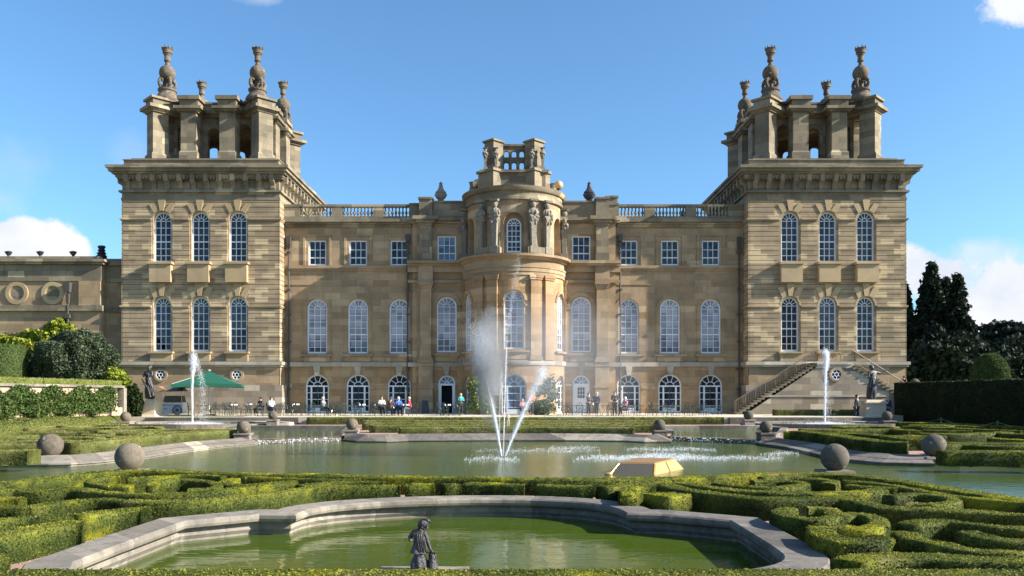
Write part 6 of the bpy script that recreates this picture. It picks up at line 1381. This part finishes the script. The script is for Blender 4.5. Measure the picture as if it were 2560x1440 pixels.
# falling spray between and to the right of the jets
n = 12000; t = RNG.random(n); xx = -1.1+RNG.random(n)**1.3*1.5; zz = RNG.random(n)*np.clip(3.9-1.7*np.abs(xx+.9), .4, 4)
sp1 = np.stack([xx, RNG.normal(scale=.35, size=n), zz], 1)
n = 6500; xx = RNG.random(n)**.9*4.6; sp2 = np.stack([xx, RNG.normal(scale=.6, size=n), np.clip(RNG.normal(loc=3.2-.25*xx, scale=1.35, size=n), .02, 7.2)], 1)
o = drops('falling_spray', np.concatenate([sp1, sp2]), .0075, 'spray_drop', None); o.location = (FX, FY, 0); tag(o, 'fine drifting spray falling right of the main fountain jets', 'spray', kind='stuff')
mm = bpy.data.materials.new('mist_air'); mm.use_nodes = True; mm.node_tree.nodes.clear(); N = NT(mm.node_tree)
pv = N.new('ShaderNodeVolumePrincipled'); pv.inputs['Color'].default_value = (.96,.97,1,1); pv.inputs['Density'].default_value = .06; pv.inputs['Anisotropy'].default_value = .35
oo = N.new('ShaderNodeOutputMaterial'); N.l.new(pv.outputs[0], oo.inputs['Volume']); MAT['mist_air'] = mm
for (px, py, rx, ry, rz_, D_, lb, dn) in ((1450,905,3.3,1.7,2.6,31,'faint drifting mist right of the main fountain',.055), (1226,915,.70,.5,2.3,29.3,'white mist around the left jet of the main fountain',1.1), (1340,880,1.9,1.1,2.4,30,'mist around the right jet of the main fountain',.13)):
    m2 = mm.copy(); NN = NT(m2.node_tree); oc = NN.new('ShaderNodeTexCoord').outputs['Object']; le = NN.new('ShaderNodeVectorMath', operation='LENGTH'); NN.l.new(NN.scale(oc, (1/rx, 1/ry, 1/rz_)), le.inputs[0]); fo_ = NN.math('SUBTRACT', 1., le.outputs['Value'], clamp=True); nf = NN.math('MULTIPLY', NN.noise(oc, 1.6, 3, .6), 2.); NN.l.new(NN.math('MULTIPLY', NN.math('MULTIPLY', fo_, nf), dn*3.6), m2.node_tree.nodes['Principled Volume'].inputs['Density']); mb = MB().ball((0,0,0), 1, 20, 14, (rx, ry, rz_))
    me = mb.mesh('mist', m2, True); o = link('mist', me, None, (xa(px, D_), D_, za(py, D_))); tag(o, lb, 'mist', kind='stuff')
# side fountains
for sx_, px, pt, fy, lb, fall in ((-1, 481, 890, 51.6, 'single white jet in the left fountain basin', 1), (1, 2062, 880, 51.6, 'single white jet in the right fountain basin', 0)):
    t = empty('side_fountain', (xa(px, fy), fy, .36)); tag(t, lb, 'fountain', 'single jets in the side basins'); h = (1060-pt)*fy/F; k = fy/F
    pts = [(0,0,0), (.02*sx_,0,h*.5), (.05,0,h*.85), (.07,0,h)]; mb = MB().tube(pts[:3]+[(.06,0,h*.93)], [.05,.06,.08,.03], 8); mb.build('jet_core', MAT['jet_water'], t, True)
    j = [jetpts(pts, 3500, .05, .12), jetpts([(.03,0,h*.78), (.07,0,h*.9), (.07,0,h)], 3500, .16, .2)]
    fx = .55 if fall else -.05
    j.append(jetpts([(.15,0,h*.95), (fx*.7+.1,0,h*.78), (fx+.1,0,h*.55), (fx+.15,0,h*.25), (fx+.15,0,.1)], 1800, .12, .32))
    drops('falling_drops', np.concatenate(j), .035, 'spray_drop', t)
    a = RNG.random(3000)*2*PI; r_ = np.abs(RNG.normal(scale=.75, size=3000)); s1 = np.stack([.3*fall+r_*np.cos(a)*1.3, r_*np.sin(a)*.7, np.abs(RNG.normal(scale=.045, size=3000))+.005], 1); drops('splash', s1, .045, 'spray_drop', t)
# bands of splashes on the big pool
bands = [(1160,1300,1148,3,500),(1190,1500,1128,2,600),(1370,1500,1121,2,400),(1430,1760,1147,3,1600),(1470,1760,1143,3,1100),(1560,1790,1124,2,900),(1640,1960,1146,2.5,1300),(1610,1730,1138,2,500),(1900,2010,1135,2,300)]
PP = []
for x0, x1, y, sy, n in bands:
    n = int(n*1.5)
    px = RNG.uniform(x0, x1, n); w_ = np.sin(PI*(px-x0)/(x1-x0)); py = y+RNG.normal(scale=sy*1.1, size=n)+1.2*np.sin(px*.05); D_ = EYE*F/(py-HY)
    PP.append(np.stack([(px-CX)*D_/F, D_, np.abs(RNG.normal(scale=.03, size=n))*(.4+w_)+.003], 1)[RNG.random(n) < .25+.75*w_])
o = drops('splash_foam', np.concatenate(PP), .030, 'spray_drop', None); tag(o, 'bands of white splashes where the spray lands on the big pool', 'splash', kind='stuff')
